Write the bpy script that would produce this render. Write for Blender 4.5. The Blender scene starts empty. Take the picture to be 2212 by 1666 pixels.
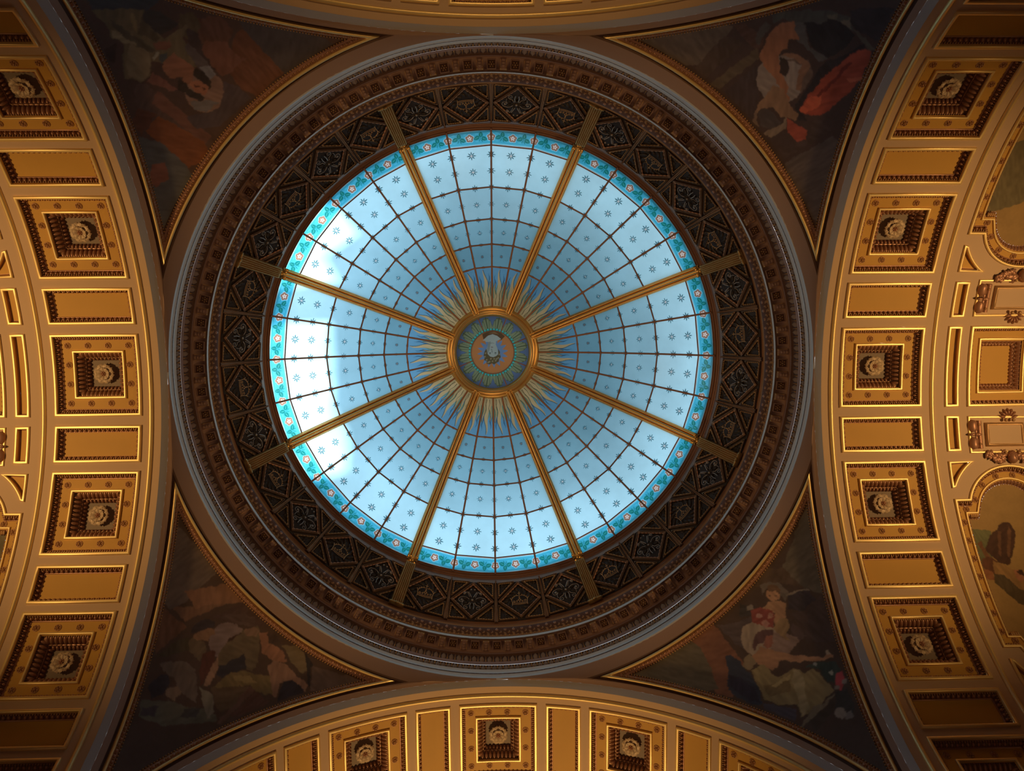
import bpy, bmesh, math, random
import numpy as np
from mathutils import Vector, Matrix
from mathutils.geometry import tessellate_polygon
C = bpy.context.scene
COL = C.collection
R = math.radians
random.seed(4)

# ------------------------------------------------------------------ units
# one "span" a is 5 m (half the crossing); world X = right, Y = towards the lower side, Z = up
A = 5.0
H0 = 1.6
ZS = 1.4944            # springing of the arches above the eye
RA = 0.9607            # arch radius
SP = math.sqrt(1 + RA * RA)   # pendentive sphere
ZF = -H0 / A           # floor

# ------------------------------------------------------------------ camera
cam = bpy.data.cameras.new('camera'); camo = bpy.data.objects.new('camera', cam); COL.objects.link(camo)
F_PX, RX, RY, RO, CX, CY = 1758.857, -0.10764, -0.03113, 0.00721, -0.02517, 0.22096
def _rot():
    cr, sr = math.cos(RO), math.sin(RO); c, s = math.cos(RX), math.sin(RX); c2, s2 = math.cos(RY), math.sin(RY)
    return (np.array([[cr, -sr, 0], [sr, cr, 0], [0, 0, 1]]) @ np.array([[1, 0, 0], [0, c, -s], [0, s, c]])
            @ np.array([[c2, 0, s2], [0, 1, 0], [-s2, 0, c2]]))
_R = _rot(); _R = _R * np.array([1, -1, 1])
camo.matrix_world = Matrix(((_R[0][0], _R[1][0], -_R[2][0], A * CX), (_R[0][1], _R[1][1], -_R[2][1], -A * CY),
                            (_R[0][2], _R[1][2], -_R[2][2], H0), (0, 0, 0, 1)))
cam.sensor_width = 36; cam.lens = F_PX / 2212 * 36; cam.clip_end = 200; cam.clip_start = .05
C.camera = camo

# ------------------------------------------------------------------ world, sun, lamps, exposure
w = bpy.data.worlds.new('world'); C.world = w; w.use_nodes = True
bg = w.node_tree.nodes['Background']; bg.inputs[0].default_value = (.86, .95, 1, 1); bg.inputs[1].default_value = 1.75
def lamp(kind, name, loc, to, power, col, **k):
    l = bpy.data.lights.new(name, kind); l.energy = power; l.color = col
    for a, v in k.items(): setattr(l, a, v)
    o = bpy.data.objects.new(name, l); COL.objects.link(o)
    o.location = loc; o.rotation_euler = (Vector(to) - Vector(loc)).to_track_quat('-Z', 'Y').to_euler()
    return o
SUN_DIR = Vector((-.42, .10, -1)).normalized()      # the way the sunlight travels
lamp('SUN', 'sun', (0, 0, 40), Vector((0, 0, 40)) + SUN_DIR, 11, (1, .97, .9), angle=R(4.5))
WARM = (1, .60, .24)
for (dx, dy, pw) in ((1, 0, 1050), (-1, 0, 1050), (0, 1, 950), (0, -1, 380)):
    lamp('SPOT', 'arch_uplight', (dx * 1.9 * A, dy * 1.9 * A, (ZS - .22) * A + H0), (dx * 1.12 * A, dy * 1.12 * A, (ZS + RA) * A + H0),
         pw, WARM, spot_size=R(88), spot_blend=1.0, shadow_soft_size=.22)
lamp('AREA', 'warm_fill_below', (0, 0, 1.0), (0, 0, 10), 34, (1, .58, .42), size=6.0)  # added warm fill from below for the dim pendentives, not a real fixture
vs = C.view_settings; vs.view_transform = 'Standard'; vs.look = 'None'; vs.exposure = 0; vs.gamma = 1; vs.use_curve_mapping = False

# ------------------------------------------------------------------ materials
def lin(c):
    return tuple((v / 255 / 12.92) if v <= 10 else ((v / 255 + .055) / 1.055) ** 2.4 for v in c)
MATS = {}
def mat(name, col, rough=.6, metal=0., var=.12, scale=6., bump=0., spec=.4):
    if name in MATS: return MATS[name]
    m = bpy.data.materials.new(name); m.use_nodes = True; nt = m.node_tree; N = nt.nodes; L = nt.links
    b = N['Principled BSDF']; b.inputs['Roughness'].default_value = rough; b.inputs['Metallic'].default_value = metal
    b.inputs['Specular IOR Level'].default_value = spec
    tc = N.new('ShaderNodeTexCoord'); nz = N.new('ShaderNodeTexNoise'); nz.inputs['Scale'].default_value = scale; nz.inputs['Detail'].default_value = 5
    L.new(tc.outputs['Object'], nz.inputs['Vector'])
    mx = N.new('ShaderNodeMix'); mx.data_type = 'RGBA'
    mx.inputs[6].default_value = (*[v * (1 - var) for v in col], 1); mx.inputs[7].default_value = (*[min(1, v * (1 + var)) for v in col], 1)
    L.new(nz.outputs['Fac'], mx.inputs[0]); L.new(mx.outputs[2], b.inputs['Base Color'])
    if bump:
        n2 = N.new('ShaderNodeTexNoise'); n2.inputs['Scale'].default_value = scale * 9; n2.inputs['Detail'].default_value = 3
        L.new(tc.outputs['Object'], n2.inputs['Vector'])
        bp = N.new('ShaderNodeBump'); bp.inputs['Strength'].default_value = bump; bp.inputs['Distance'].default_value = .01
        L.new(n2.outputs['Fac'], bp.inputs['Height']); L.new(bp.outputs['Normal'], b.inputs['Normal'])
    MATS[name] = m; return m
def glass(name, col, trans=.9, var=.08, scale=1.2):
    if name in MATS: return MATS[name]
    m = bpy.data.materials.new(name); m.use_nodes = True; nt = m.node_tree; N = nt.nodes; L = nt.links
    for n in list(N): N.remove(n)
    out = N.new('ShaderNodeOutputMaterial'); t = N.new('ShaderNodeBsdfTranslucent'); d = N.new('ShaderNodeBsdfPrincipled'); mx = N.new('ShaderNodeMixShader')
    d.inputs['Roughness'].default_value = .25
    tc = N.new('ShaderNodeTexCoord'); nz = N.new('ShaderNodeTexNoise'); nz.inputs['Scale'].default_value = scale; nz.inputs['Detail'].default_value = 4
    L.new(tc.outputs['Object'], nz.inputs['Vector'])
    cm = N.new('ShaderNodeMix'); cm.data_type = 'RGBA'
    cm.inputs[6].default_value = (*[v * (1 - var) for v in col], 1); cm.inputs[7].default_value = (*[min(1, v * (1 + var)) for v in col], 1)
    L.new(nz.outputs['Fac'], cm.inputs[0]); L.new(cm.outputs[2], t.inputs['Color']); L.new(cm.outputs[2], d.inputs['Base Color'])
    mx.inputs[0].default_value = trans; L.new(d.outputs[0], mx.inputs[1]); L.new(t.outputs[0], mx.inputs[2]); L.new(mx.outputs[0], out.inputs[0])
    MATS[name] = m; return m
plaster = mat('buff_plaster', (.59, .41, .255), .75, bump=.12, scale=1.5, var=.05)
chamf = mat('grey_chamfer_paint', (.50, .47, .455), .7, bump=.1, scale=1.5, var=.05)
pplaster = mat('rose_brown_plaster', (.40, .255, .185), .7, bump=.12, scale=1.3, var=.08)
gilt = mat('bright_gilding', (.97, .70, .30), .42, .55, .08, 5)
giltd = mat('aged_gilding', (.50, .30, .14), .5, .5, .15, 8)
ochre = mat('ochre_panel_paint', (.60, .33, .06), .6, bump=.15, scale=2, var=.08)
copper = mat('bronzed_plaster', (.42, .215, .13), .42, .35, .15, 12)
floretm = mat('bronze_floret_paint', (.50, .27, .13), .4, .3, .12, 15)
wallg = mat('umber_moulding_ground', (.19, .085, .055), .5, 0, .15, 8)
backp = mat('grey_olive_panel', (.27, .205, .145), .7, var=.1, scale=4)
petal = mat('stone_petal', (.60, .45, .29), .5, .1, .1, 20)
cgrey = mat('grey_cornice_paint', (.62, .60, .58), .55, var=.05, scale=2)
crose = mat('rose_cornice_paint', (.34, .21, .17), .5, .1, .08, 3)
cumber = mat('umber_cornice_paint', (.29, .175, .10), .6, .0, .12, 12)
cdark = mat('dark_coffer_ground', (.10, .045, .03), .6, 0, .15, 8)
iron = mat('black_iron', (.042, .033, .032), .45, .3, .3, 30)
ironl = mat('worn_iron', (.36, .30, .26), .35, .6, .2, 30)
bronze = mat('bronze_frame', (.34, .19, .105), .35, .6, .15, 14)
darkwood = mat('dark_bronze_band', (.22, .105, .06), .38, .4, .12, 6)
ribm = mat('gilded_rib', (.72, .43, .14), .30, .85, .12, 4)
pilm = mat('antique_brass', (.48, .27, .095), .34, .75, .15, 6)
stonef = mat('polished_floor_stone', (.35, .28, .22), .35, 0, .2, 1)
wallm = mat('marble_wall', (.32, .20, .14), .5, 0, .2, 1)
g_blue = glass('blue_glass', (.17, .46, .66), var=.10)
g_band = glass('turquoise_glass', (.035, .38, .58), var=.06)
g_leaf = glass('green_leaf_glass', (.010, .17, .17))
g_pink = glass('rose_glass', (.36, .20, .16))
g_white = glass('white_glass', (.80, .80, .85))
g_dark = glass('dark_blue_paint', (.010, .07, .10))
g_rose = glass('pale_rose_paint', (.24, .17, .17))
g_tan = glass('straw_glass', (.40, .27, .11))
g_green = glass('sage_glass', (.12, .24, .17))
g_deep = glass('deep_blue_glass', (.05, .16, .42))
g_orange = glass('amber_glass', (.48, .18, .05))
g_grey = glass('silver_grey_glass', (.30, .34, .30))
g_hair = glass('olive_brown_glass', (.12, .09, .035))
lead = mat('brown_lead_came', (.30, .145, .09), .5, .3, .1, 10)

# ------------------------------------------------------------------ mesh builder
class MB:
    def __init__(s): s.V = []; s.F = []; s.M = []; s.S = []; s.n = 0
    def add(s, V, F, m=0, sm=False):
        V = np.asarray(V, float).reshape(-1, 3); s.V.append(V)
        s.F += [tuple(i + s.n for i in f) for f in F]; s.M += [m] * len(F); s.S += [sm] * len(F); s.n += len(V)
    def grid(s, P, m=0, sm=True, cu=False, cv=False):
        P = np.asarray(P, float); a, b = P.shape[:2]; F = []
        for i in range(a if cu else a - 1):
            i2 = (i + 1) % a
            for j in range(b if cv else b - 1):
                j2 = (j + 1) % b; F.append((i * b + j, i2 * b + j, i2 * b + j2, i * b + j2))
        s.add(P.reshape(-1, 3), F, m, sm)
    def inst(s, mo, O, X, Y, Z, m=0, sm=True):
        V, F = mo; V = np.asarray(V, float); O, X, Y, Z = [np.asarray(q, float).reshape(-1, 3) for q in (O, X, Y, Z)]
        n = max(len(q) for q in (O, X, Y, Z)); O, X, Y, Z = [np.broadcast_to(q, (n, 3)) for q in (O, X, Y, Z)]
        P = O[:, None] + V[None, :, 0, None] * X[:, None] + V[None, :, 1, None] * Y[:, None] + V[None, :, 2, None] * Z[:, None]
        k = len(V); FF = [tuple(i + q * k for i in f) for q in range(n) for f in F]
        s.add(P.reshape(-1, 3), FF, m, sm)
    def tube(s, P, r, n=6, m=0, closed=False):
        P = np.asarray(P, float); k = len(P); r = np.broadcast_to(np.asarray(r, float), (k,))
        T = np.gradient(P, axis=0) if not closed else (np.roll(P, -1, 0) - np.roll(P, 1, 0))
        T /= np.maximum(np.linalg.norm(T, axis=1, keepdims=True), 1e-9)
        up = np.array([0, 0, 1.]); 
        if abs(T[:, 2]).max() > .95: up = np.array([0.3, 1., 0.1])
        Xa = np.cross(T, up); Xa /= np.maximum(np.linalg.norm(Xa, axis=1, keepdims=True), 1e-9); Ya = np.cross(Xa, T)
        a = np.linspace(0, 2 * math.pi, n, endpoint=False)
        G = P[:, None] + r[:, None, None] * (np.cos(a)[None, :, None] * Xa[:, None] + np.sin(a)[None, :, None] * Ya[:, None])
        s.grid(G, m, True, closed, True)
        if not closed:
            s.add(G[0], [tuple(range(n))], m); s.add(G[-1], [tuple(reversed(range(n)))], m)
    def build(s, name, mats, parent=None, fn=None, scale=A):
        V = np.concatenate(s.V) if s.V else np.zeros((0, 3))
        if fn: V = fn(V)
        V = V * scale
        me = bpy.data.meshes.new(name); me.from_pydata(V.tolist(), [], s.F); 
        for q in mats: me.materials.append(q)
        me.polygons.foreach_set('material_index', s.M); me.polygons.foreach_set('use_smooth', s.S); me.update()
        o = bpy.data.objects.new(name, me); COL.objects.link(o)
        if parent: o.parent = parent
        return o
def tag(o, label=None, cat=None, group=None, kind=None):
    if label: o['label'] = label
    if cat: o['category'] = cat
    if group: o['group'] = group
    if kind: o['kind'] = kind
    return o
def empty(name, M=None, label=None, cat=None, group=None):
    o = bpy.data.objects.new(name, None); COL.objects.link(o); o.empty_display_size = .2
    if M is not None: o.matrix_world = M
    return tag(o, label, cat, group)
def copy_thing(o):                       # copies the thing, its parts and their sub-parts
    def rec(q, par):
        c = q.copy(); COL.objects.link(c)
        if par is not None: c.parent = par
        for ch in q.children: rec(ch, c)
        return c
    return rec(o, None)
ORG = Vector((0, 0, H0))
def place(o): o.location = ORG; return o      # for meshes written in spans about the eye level axis

# motifs (unit size)
def m_sphere(nu=6, nv=4, half=False):
    V = []; F = []
    vs_ = np.linspace(0 if half else -math.pi / 2, math.pi / 2, nv + 1)
    for v in vs_[:-1] if half else vs_[1:-1]:
        for u in range(nu): a = 2 * math.pi * u / nu; V.append((math.cos(v) * math.cos(a), math.cos(v) * math.sin(a), math.sin(v)))
    rows = len(V) // nu
    for i in range(rows - 1):
        for u in range(nu): F.append((i * nu + u, i * nu + (u + 1) % nu, (i + 1) * nu + (u + 1) % nu, (i + 1) * nu + u))
    V.append((0, 0, 1)); t = len(V) - 1
    for u in range(nu): F.append(((rows - 1) * nu + u, (rows - 1) * nu + (u + 1) % nu, t))
    if not half:
        V.append((0, 0, -1)); b = len(V) - 1
        for u in range(nu): F.append(((u + 1) % nu, u, b))
    return V, F
BEAD = m_sphere(6, 4); EGG = m_sphere(8, 3, True); BALL = m_sphere(12, 8)
PYR = ([(-1, -1, 0), (1, -1, 0), (.35, 1, 0), (-.35, 1, 0), (0, -.6, 1), (0, .8, .6)], [(0, 1, 4), (1, 2, 5, 4), (2, 3, 5), (3, 0, 4, 5)])
BOX = ([(-1, -1, -1), (1, -1, -1), (1, 1, -1), (-1, 1, -1), (-1, -1, 1), (1, -1, 1), (1, 1, 1), (-1, 1, 1)],
       [(0, 3, 2, 1), (4, 5, 6, 7), (0, 1, 5, 4), (1, 2, 6, 5), (2, 3, 7, 6), (3, 0, 4, 7)])
def m_bevel(b=.18):
    V = [(-1, -1, -1), (1, -1, -1), (1, 1, -1), (-1, 1, -1), (-1, -1, 1 - b), (1, -1, 1 - b), (1, 1, 1 - b), (-1, 1, 1 - b), (-1 + b, -1 + b, 1), (1 - b, -1 + b, 1), (1 - b, 1 - b, 1), (-1 + b, 1 - b, 1)]
    return V, [(0, 1, 5, 4), (1, 2, 6, 5), (2, 3, 7, 6), (3, 0, 4, 7), (4, 5, 9, 8), (5, 6, 10, 9), (6, 7, 11, 10), (7, 4, 8, 11), (8, 9, 10, 11)]
BEV = m_bevel()
def leafm(n=5):          # flat ribbed leaf, x across, y length -1..1, z height
    V = []; F = []
    for i in range(n + 1):
        t = i / n; wd = math.sin(math.pi * min(1, t * .9 + .1)) ** .7 * (.95 if i < n else 0) + .04; y = -1 + 2 * t; z = .35 + .65 * math.sin(math.pi * t)
        V += [(-wd, y, 0), (0, y, z), (wd, y, 0)]
        if i: k = 3 * i; F += [(k - 3, k - 2, k + 1, k), (k - 2, k - 1, k + 2, k + 1)]
    return V, F
LEAF = leafm()
def arc(x0, y0, x1, y1, bulge, n=6):
    """points from p0 to p1 bowed sideways by bulge (fraction of the chord)"""
    P = []
    for i in range(n + 1):
        t = i / n; b = bulge * 4 * t * (1 - t); P.append((x0 + (x1 - x0) * t - (y1 - y0) * b, y0 + (y1 - y0) * t + (x1 - x0) * b))
    return P
def lathe(mb, chain, n, m=0, a0=0, a1=2 * math.pi, off=0.0):
    full = abs(a1 - a0 - 2 * math.pi) < 1e-6
    a = np.linspace(a0, a1, n, endpoint=not full) + off; ch = np.array(chain)
    G = np.stack([ch[None, :, 0] * np.cos(a)[:, None], ch[None, :, 0] * np.sin(a)[:, None], np.broadcast_to(ch[None, :, 1], (len(a), len(ch)))], 2)
    mb.grid(G, m, True, full, False)

# ------------------------------------------------------------------ glass dome
def zdome(r): return 3.31 - .305 * (r / .825) ** 2
def rof(ratio):
    r = ratio * 3.1
    for _ in range(30): r = ratio * zdome(r)
    return r
RG, RB, R1, R2, R3, R4, RH = [rof(q) for q in (.2745, .2542, .2031, .1641, .1331, .1053, .0535)]
RINGS = [RG, RB, R1, R2, R3, R4, RH]
D32 = 2 * math.pi / 32
def dpt(r, a, dz=0.): return np.array([r * math.cos(a), r * math.sin(a), zdome(r) + dz])
CLOCK = ['three', 'four', 'six', 'seven', 'nine', 'ten', 'twelve', 'one']
dome = empty('stained_glass_dome', Matrix.Translation(ORG), 'great round blue stained glass dome with painted stars and a golden sunburst at its centre', 'glass dome')
def bil(q, a, b): return (q[0] * (1 - a) + q[1] * a) * (1 - b) + (q[3] * (1 - a) + q[2] * a) * b
def star(mb, q, a, b, rad, mray, mcen, lift=.003):
    c = bil(q, a, b); ex = bil(q, min(a, .98) + .02, b) - bil(q, min(a, .98), b); ex /= np.linalg.norm(ex)
    ey = bil(q, a, min(b, .98) + .02) - bil(q, a, min(b, .98)); ey -= ex * (ex @ ey); ey /= np.linalg.norm(ey)
    dn = np.cross(ex, ey); dn *= -np.sign(dn[2]) if dn[2] else 1
    o = c + dn * lift; V = []; F = []
    for k in range(8):
        t = math.pi / 4 * k; d = ex * math.cos(t) + ey * math.sin(t); s_ = -ex * math.sin(t) + ey * math.cos(t)
        rr = rad * (1 if k % 2 == 0 else .9); n = len(V)
        V += [o + d * rr * .3, o + d * rr * .6 + s_ * rr * .085, o + d * rr, o + d * rr * .6 - s_ * rr * .085]; F.append((n, n + 1, n + 2, n + 3))
    mb.add(V, F, mray)
    for rr, m_, l2 in ((.27, mcen, .0004), (.1, mray, .0008)):
        mb.add([o + dn * l2 + (ex * math.cos(t) + ey * math.sin(t)) * rad * rr for t in np.linspace(0, 2 * math.pi, 8, endpoint=False)], [tuple(range(8))], m_)

def slope(r): return math.sqrt(1 + (2 * .305 * r / .825 ** 2) ** 2)
def lerp3(c, col, m, w=1.): c[m] = c[m] * (1 - w) + np.array(col) * w
def starpaint(c, X, Y, rad, big):
    """eight painted rays round a pale boss; X, Y measured from the star's centre"""
    rr = np.hypot(X, Y); th = np.arctan2(Y, X); k = np.round(th / (math.pi / 4)); dv = rr * np.abs(np.sin(th - k * math.pi / 4)); rm = rad * np.where(k % 2 == 0, 1., .9)
    t = (rr / rm - .24) / .76; wd = rad * .155 * np.sqrt(np.clip(1 - t, 0, 1)) * np.clip(.55 + t, .5, 1)
    halo = (rr < rad * .48); lerp3(c, (.62, .66, .70) if big else (.24, .22, .24), halo, .15 if big else .35)
    lerp3(c, (.020, .10, .145) if big else (.055, .10, .13), (t > 0) & (t < 1) & (dv < wd))
    lerp3(c, (.72, .72, .75) if big else (.30, .19, .18), rr < rad * .19); lerp3(c, (.10, .10, .14) if big else (.26, .15, .13), rr < rad * .09)
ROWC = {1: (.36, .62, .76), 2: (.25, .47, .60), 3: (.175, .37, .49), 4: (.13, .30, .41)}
STARS = []
for j in range(1, 5):
    for b in ((.21, .60, 1.) if j == 1 else (.52, 1.)):
        rr = RINGS[j] * (1 - b) + RINGS[j + 1] * b; STARS.append((rr, .0232 * rr * (1 if rr > .45 else .92), rr > .45))
def pane(i, j, na, nb):
    a0 = (i - 2) * D32; q = [dpt(RINGS[j], a0), dpt(RINGS[j], a0 + D32), dpt(RINGS[j + 1], a0 + D32), dpt(RINGS[j + 1], a0)]
    Aa, Bb = np.meshgrid(np.linspace(0, 1, na), np.linspace(0, 1, nb), indexing='ij'); q = [np.array(p) for p in q]
    P = (q[0] * (1 - Aa[..., None]) + q[1] * Aa[..., None]) * (1 - Bb[..., None]) + (q[3] * (1 - Aa[..., None]) + q[2] * Aa[..., None]) * Bb[..., None]
    return Aa, Bb, P, a0 + Aa * D32, RINGS[j] * (1 - Bb) + RINGS[j + 1] * Bb
def glassmesh(name, parts, par, m_):
    Vs, Fs, Cs, n = [], [], [], 0
    for P, col in parts:
        na, nb = P.shape[:2]; idx = np.arange(na * nb).reshape(na, nb) + n; Fs.append(np.stack([idx[:-1, :-1].ravel(), idx[1:, :-1].ravel(), idx[1:, 1:].ravel(), idx[:-1, 1:].ravel()], 1)); Vs.append(P.reshape(-1, 3)); Cs.append(col.reshape(-1, 3)); n += na * nb
    V = np.concatenate(Vs) * A; F = np.concatenate(Fs); me = bpy.data.meshes.new(name); me.from_pydata(V.tolist(), [], F.tolist()); me.materials.append(m_)
    ca = me.color_attributes.new('paint', 'FLOAT_COLOR', 'POINT'); cc = np.ones((len(V), 4)); cc[:, :3] = np.clip(np.concatenate(Cs), .004, .9); ca.data.foreach_set('color', cc.ravel()); me.update()
    o = bpy.data.objects.new(name, me); COL.objects.link(o); o.parent = par; return o
stained = bpy.data.materials.new('painted_stained_glass'); stained.use_nodes = True; nt = stained.node_tree
for n in list(nt.nodes): nt.nodes.remove(n)
_o = nt.nodes.new('ShaderNodeOutputMaterial'); _t = nt.nodes.new('ShaderNodeBsdfTranslucent'); _p = nt.nodes.new('ShaderNodeBsdfPrincipled'); _m = nt.nodes.new('ShaderNodeMixShader'); _v = nt.nodes.new('ShaderNodeVertexColor'); _v.layer_name = 'paint'
_g = nt.nodes.new('ShaderNodeNewGeometry'); _n = nt.nodes.new('ShaderNodeTexNoise'); _n.inputs['Scale'].default_value = .55; _n.inputs['Detail'].default_value = 5; _n.inputs['Roughness'].default_value = .6
_r = nt.nodes.new('ShaderNodeMapRange'); _r.inputs[1].default_value = .3; _r.inputs[2].default_value = .7; _r.inputs[3].default_value = .80; _r.inputs[4].default_value = 1.12
_x = nt.nodes.new('ShaderNodeMix'); _x.data_type = 'RGBA'; _x.blend_type = 'MULTIPLY'; _x.inputs[0].default_value = 1
nt.links.new(_g.outputs['Position'], _n.inputs['Vector']); nt.links.new(_n.outputs['Fac'], _r.inputs[0]); nt.links.new(_v.outputs['Color'], _x.inputs[6]); nt.links.new(_r.outputs[0], _x.inputs[7])
nt.links.new(_x.outputs[2], _t.inputs['Color']); nt.links.new(_x.outputs[2], _p.inputs['Base Color']); _p.inputs['Roughness'].default_value = .22
_m.inputs[0].default_value = .9; nt.links.new(_p.outputs[0], _m.inputs[1]); nt.links.new(_t.outputs[0], _m.inputs[2]); nt.links.new(_m.outputs[0], _o.inputs[0])
sp_, bp_, su_ = [], [], []
for i in range(4):
    for j, na, nb in ((1, 116, 130), (2, 84, 80), (3, 70, 64), (4, 56, 56)):
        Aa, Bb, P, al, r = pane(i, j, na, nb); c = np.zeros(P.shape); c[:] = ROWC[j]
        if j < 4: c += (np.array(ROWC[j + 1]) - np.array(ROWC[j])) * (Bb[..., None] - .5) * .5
        for k in range(-1, 4):
            for (rs, rad, big) in STARS:
                if RINGS[j + 1] - .03 < rs < RINGS[j] + .03: starpaint(c, (al - ((i - 2) * D32 + k * D32 / 2)) * rs, (r - rs) * slope(rs), rad, big)
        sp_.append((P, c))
    Aa, Bb, P, al, r = pane(i, 0, 150, 60); c = np.zeros(P.shape); c[:] = (.045, .36, .56); W_ = RG * D32; Hh = (RG - RB) * slope(RG)
    X = Aa * W_; Y = Bb * Hh
    lerp3(c, (.16, .55, .74), (Bb < .10) | (Bb > .86)); lerp3(c, (.70, .74, .80), (Bb < .04) | ((Bb > .93) & (Bb < .965))); lerp3(c, (.02, .05, .09), (Bb > .965) | ((Bb > .90) & (Bb < .93)))
    lerp3(c, (.11, .52, .70), (Bb > .14) & (Bb < .82) & (((X * 160) % 7 - 3.5) ** 2 + ((Y * 500) % 5 - 2.5) ** 2 < 1.2), .4)
    for ca in (0., .5, 1.):
        dx, dy = X - ca * W_, Y - .48 * Hh; rr = np.hypot(dx, dy); th = np.arctan2(dy, dx) + .3; pet = np.abs(np.cos(2.5 * th))
        lerp3(c, (.36, .62, .78), rr < .0175 * (.8 + .2 * pet)); lerp3(c, (.13, .07, .05), rr < .0155 * (.78 + .22 * pet)); lerp3(c, (.29, .17, .125), rr < .0135 * (.76 + .24 * pet)); lerp3(c, (.75, .72, .74), rr < .0088 * (.35 + .65 * pet ** 2)); lerp3(c, (.20, .10, .08), rr < .0022)
    for ca in (.25, .75):
        for (lx, ly, an, ln, wd) in ((-.0145, -.001, 2.75, .0225, .0078), (.0145, .004, .45, .0225, .0078), (.002, -.0135, -1.5, .0195, .0076), (-.004, .009, 1.9, .011, .0013), (.006, .012, 1.0, .010, .0013), (0, 0, 1.57, .020, .0012)):
            dx, dy = X - ca * W_ - lx, Y - .5 * Hh - ly; u = (dx * math.cos(an) + dy * math.sin(an)) / (ln / 2); v = -dx * math.sin(an) + dy * math.cos(an); wv = wd * np.sqrt(np.clip(1 - u * u, 0, 1)) * (1 - .3 * u)
            m_ = (np.abs(u) < 1) & (np.abs(v) < wv); lerp3(c, (.010, .17, .18), m_); lerp3(c, (.05, .36, .38), m_ & (np.abs(v) < wv * .12) & (np.abs(u) < .6)) if wd > .003 else None
    bp_.append((P, c))
    Aa, Bb, P, al, r = pane(i, 5, 76, 150); Bb = 1 - Bb; c = np.zeros(P.shape); c[:] = (.11, .28, .45)
    def flame(ca, w0, b0, b1, colr, ph, amp=.05, pw=.8, ol=.0):
        t = (Bb - b0) / (b1 - b0); cc_ = ca + amp * np.sin(ph + t * 9.5) * np.minimum(1, np.abs(t) * 2.5); wd = w0 * np.clip(1 - t, 0, 1) ** pw * (1 - .15 * np.sin(ph + t * 14)); m_ = (t > 0) & (t < 1) & (np.abs(Aa - cc_) < wd)
        if ol: lerp3(c, (.05, .06, .04), (t > 0) & (t < 1) & (np.abs(Aa - cc_) < wd + ol) & (Aa > cc_), .7)
        lerp3(c, colr, m_)
    for ca, w0, b1, ph in ((.12, .17, .64, 1.), (.88, .17, .68, 2.2), (.36, .17, .60, 3.), (.64, .17, .62, .5)): flame(ca, w0, .1, b1, (.14, .24, .17), ph + i, .05)
    for ca, b1, ph in ((.2, .82, 1.6), (.8, .86, .2)): flame(ca, .075, .5, b1, (.04, .13, .25), ph + i, .03)
    flame(.5, .62, -.01, .30, (.37, .29, .15), 0, 0, .3)
    flame(.22, .14, .0, .64, (.36, .28, .145), 2. + i, .05, .8, .05); flame(.80, .14, .0, .66, (.36, .28, .145), 4. + i, .05, .8, .05); flame(.5, .24, .0, .95, (.42, .33, .18), .6 + i, .07, .8, .05)
    for ca, ph in ((.36, 1.), (.66, 3.)): flame(ca, .03, .10, .52, (.07, .06, .03), ph + i, .05)
    c *= (1 - .25 * np.clip(.3 - Bb, 0, 1))[..., None]; su_.append((P, c))
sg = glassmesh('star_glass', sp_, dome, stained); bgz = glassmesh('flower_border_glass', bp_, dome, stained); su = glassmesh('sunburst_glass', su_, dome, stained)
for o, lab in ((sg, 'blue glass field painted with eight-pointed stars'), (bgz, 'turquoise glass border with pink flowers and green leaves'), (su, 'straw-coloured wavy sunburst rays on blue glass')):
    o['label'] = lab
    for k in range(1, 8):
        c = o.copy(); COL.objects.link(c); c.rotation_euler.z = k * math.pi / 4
# thin cames
mu = MB()
Pm = []
for r in np.linspace(RG, RH, 25): Pm.append(dpt(r, 0, -.004))
rad = np.array([.0036 + .0012 * (abs(math.sin(k * 1.9)) ** 6) for k in range(25)])
mu.tube(Pm, .0036, 6)
kk = m_sphere(6, 2)
for j in range(1, 5):
    for b in ((.21, .60, 1.) if j == 1 else (.52, 1.)):
        r = RINGS[j] * (1 - b) + RINGS[j + 1] * b; d = (dpt(r - .02, 0) - dpt(r, 0)) / .02
        mu.inst(kk, dpt(r, 0, -.004), d * .013 * r / .6, (0, .0035 * r / .6 + .0010, 0), (0, 0, .003))
mul = mu.build('glazing_bar', [lead], dome)
first = True
for k in range(32):
    if (k - 2) % 4 == 0: continue
    o = mul if first else mul.copy()
    if not first: COL.objects.link(o)
    first = False; o.rotation_euler.z = k * D32
for j, rr in enumerate((RB, R1, R2, R3, R4)):
    m = MB(); P = []
    for k in range(32):
        p, q = dpt(rr, k * D32, -.0035), dpt(rr, (k + 1) * D32, -.0035)
        for t in np.linspace(0, 1, 4)[:-1]: P.append(p * (1 - t) + q * t)
        if j: m.inst(kk, (p + q) / 2, (q - p) / np.linalg.norm(q - p) * .017 * rr / .6, (math.cos((k + .5) * D32) * .0045, math.sin((k + .5) * D32) * .0045, 0), (0, 0, .003))
    m.tube(P, .0031 if j else .0026, 6, closed=True); m.build('glazing_ring', [lead], dome)
# eight gilded ribs, reeded
def strip_profile(hw, d):
    """reeded cross-section: (across, proud) chains"""
    ch = [(-1.0, -.2), (-1.0, .35), (-.86, .55)]
    for c, wd, h in ((-.62, .24, .75), (0, .36, 1.15), (.62, .24, .75)):
        for t in np.linspace(math.pi, 0, 7): ch.append((c + wd * math.cos(t), h - .5 + .5 * math.sin(t) + .1))
    ch += [(.86, .55), (1., .35), (1., -.2)]
    return [(x * hw, y * d) for x, y in ch]
rb = MB(); G = []
for r in np.linspace(RG + .004, RH - .004, 20):
    hw = .0165 + (.0205 - .0165) * (r - RH) / (RG - RH); p = dpt(r, 0); d = dpt(r - .01, 0) - p; d /= np.linalg.norm(d); nn = np.array([d[2], 0, -d[0]]); nn *= -np.sign(nn[2])
    G.append([p + np.array([0, x, 0]) + nn * y for x, y in strip_profile(hw, .020)])
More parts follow.
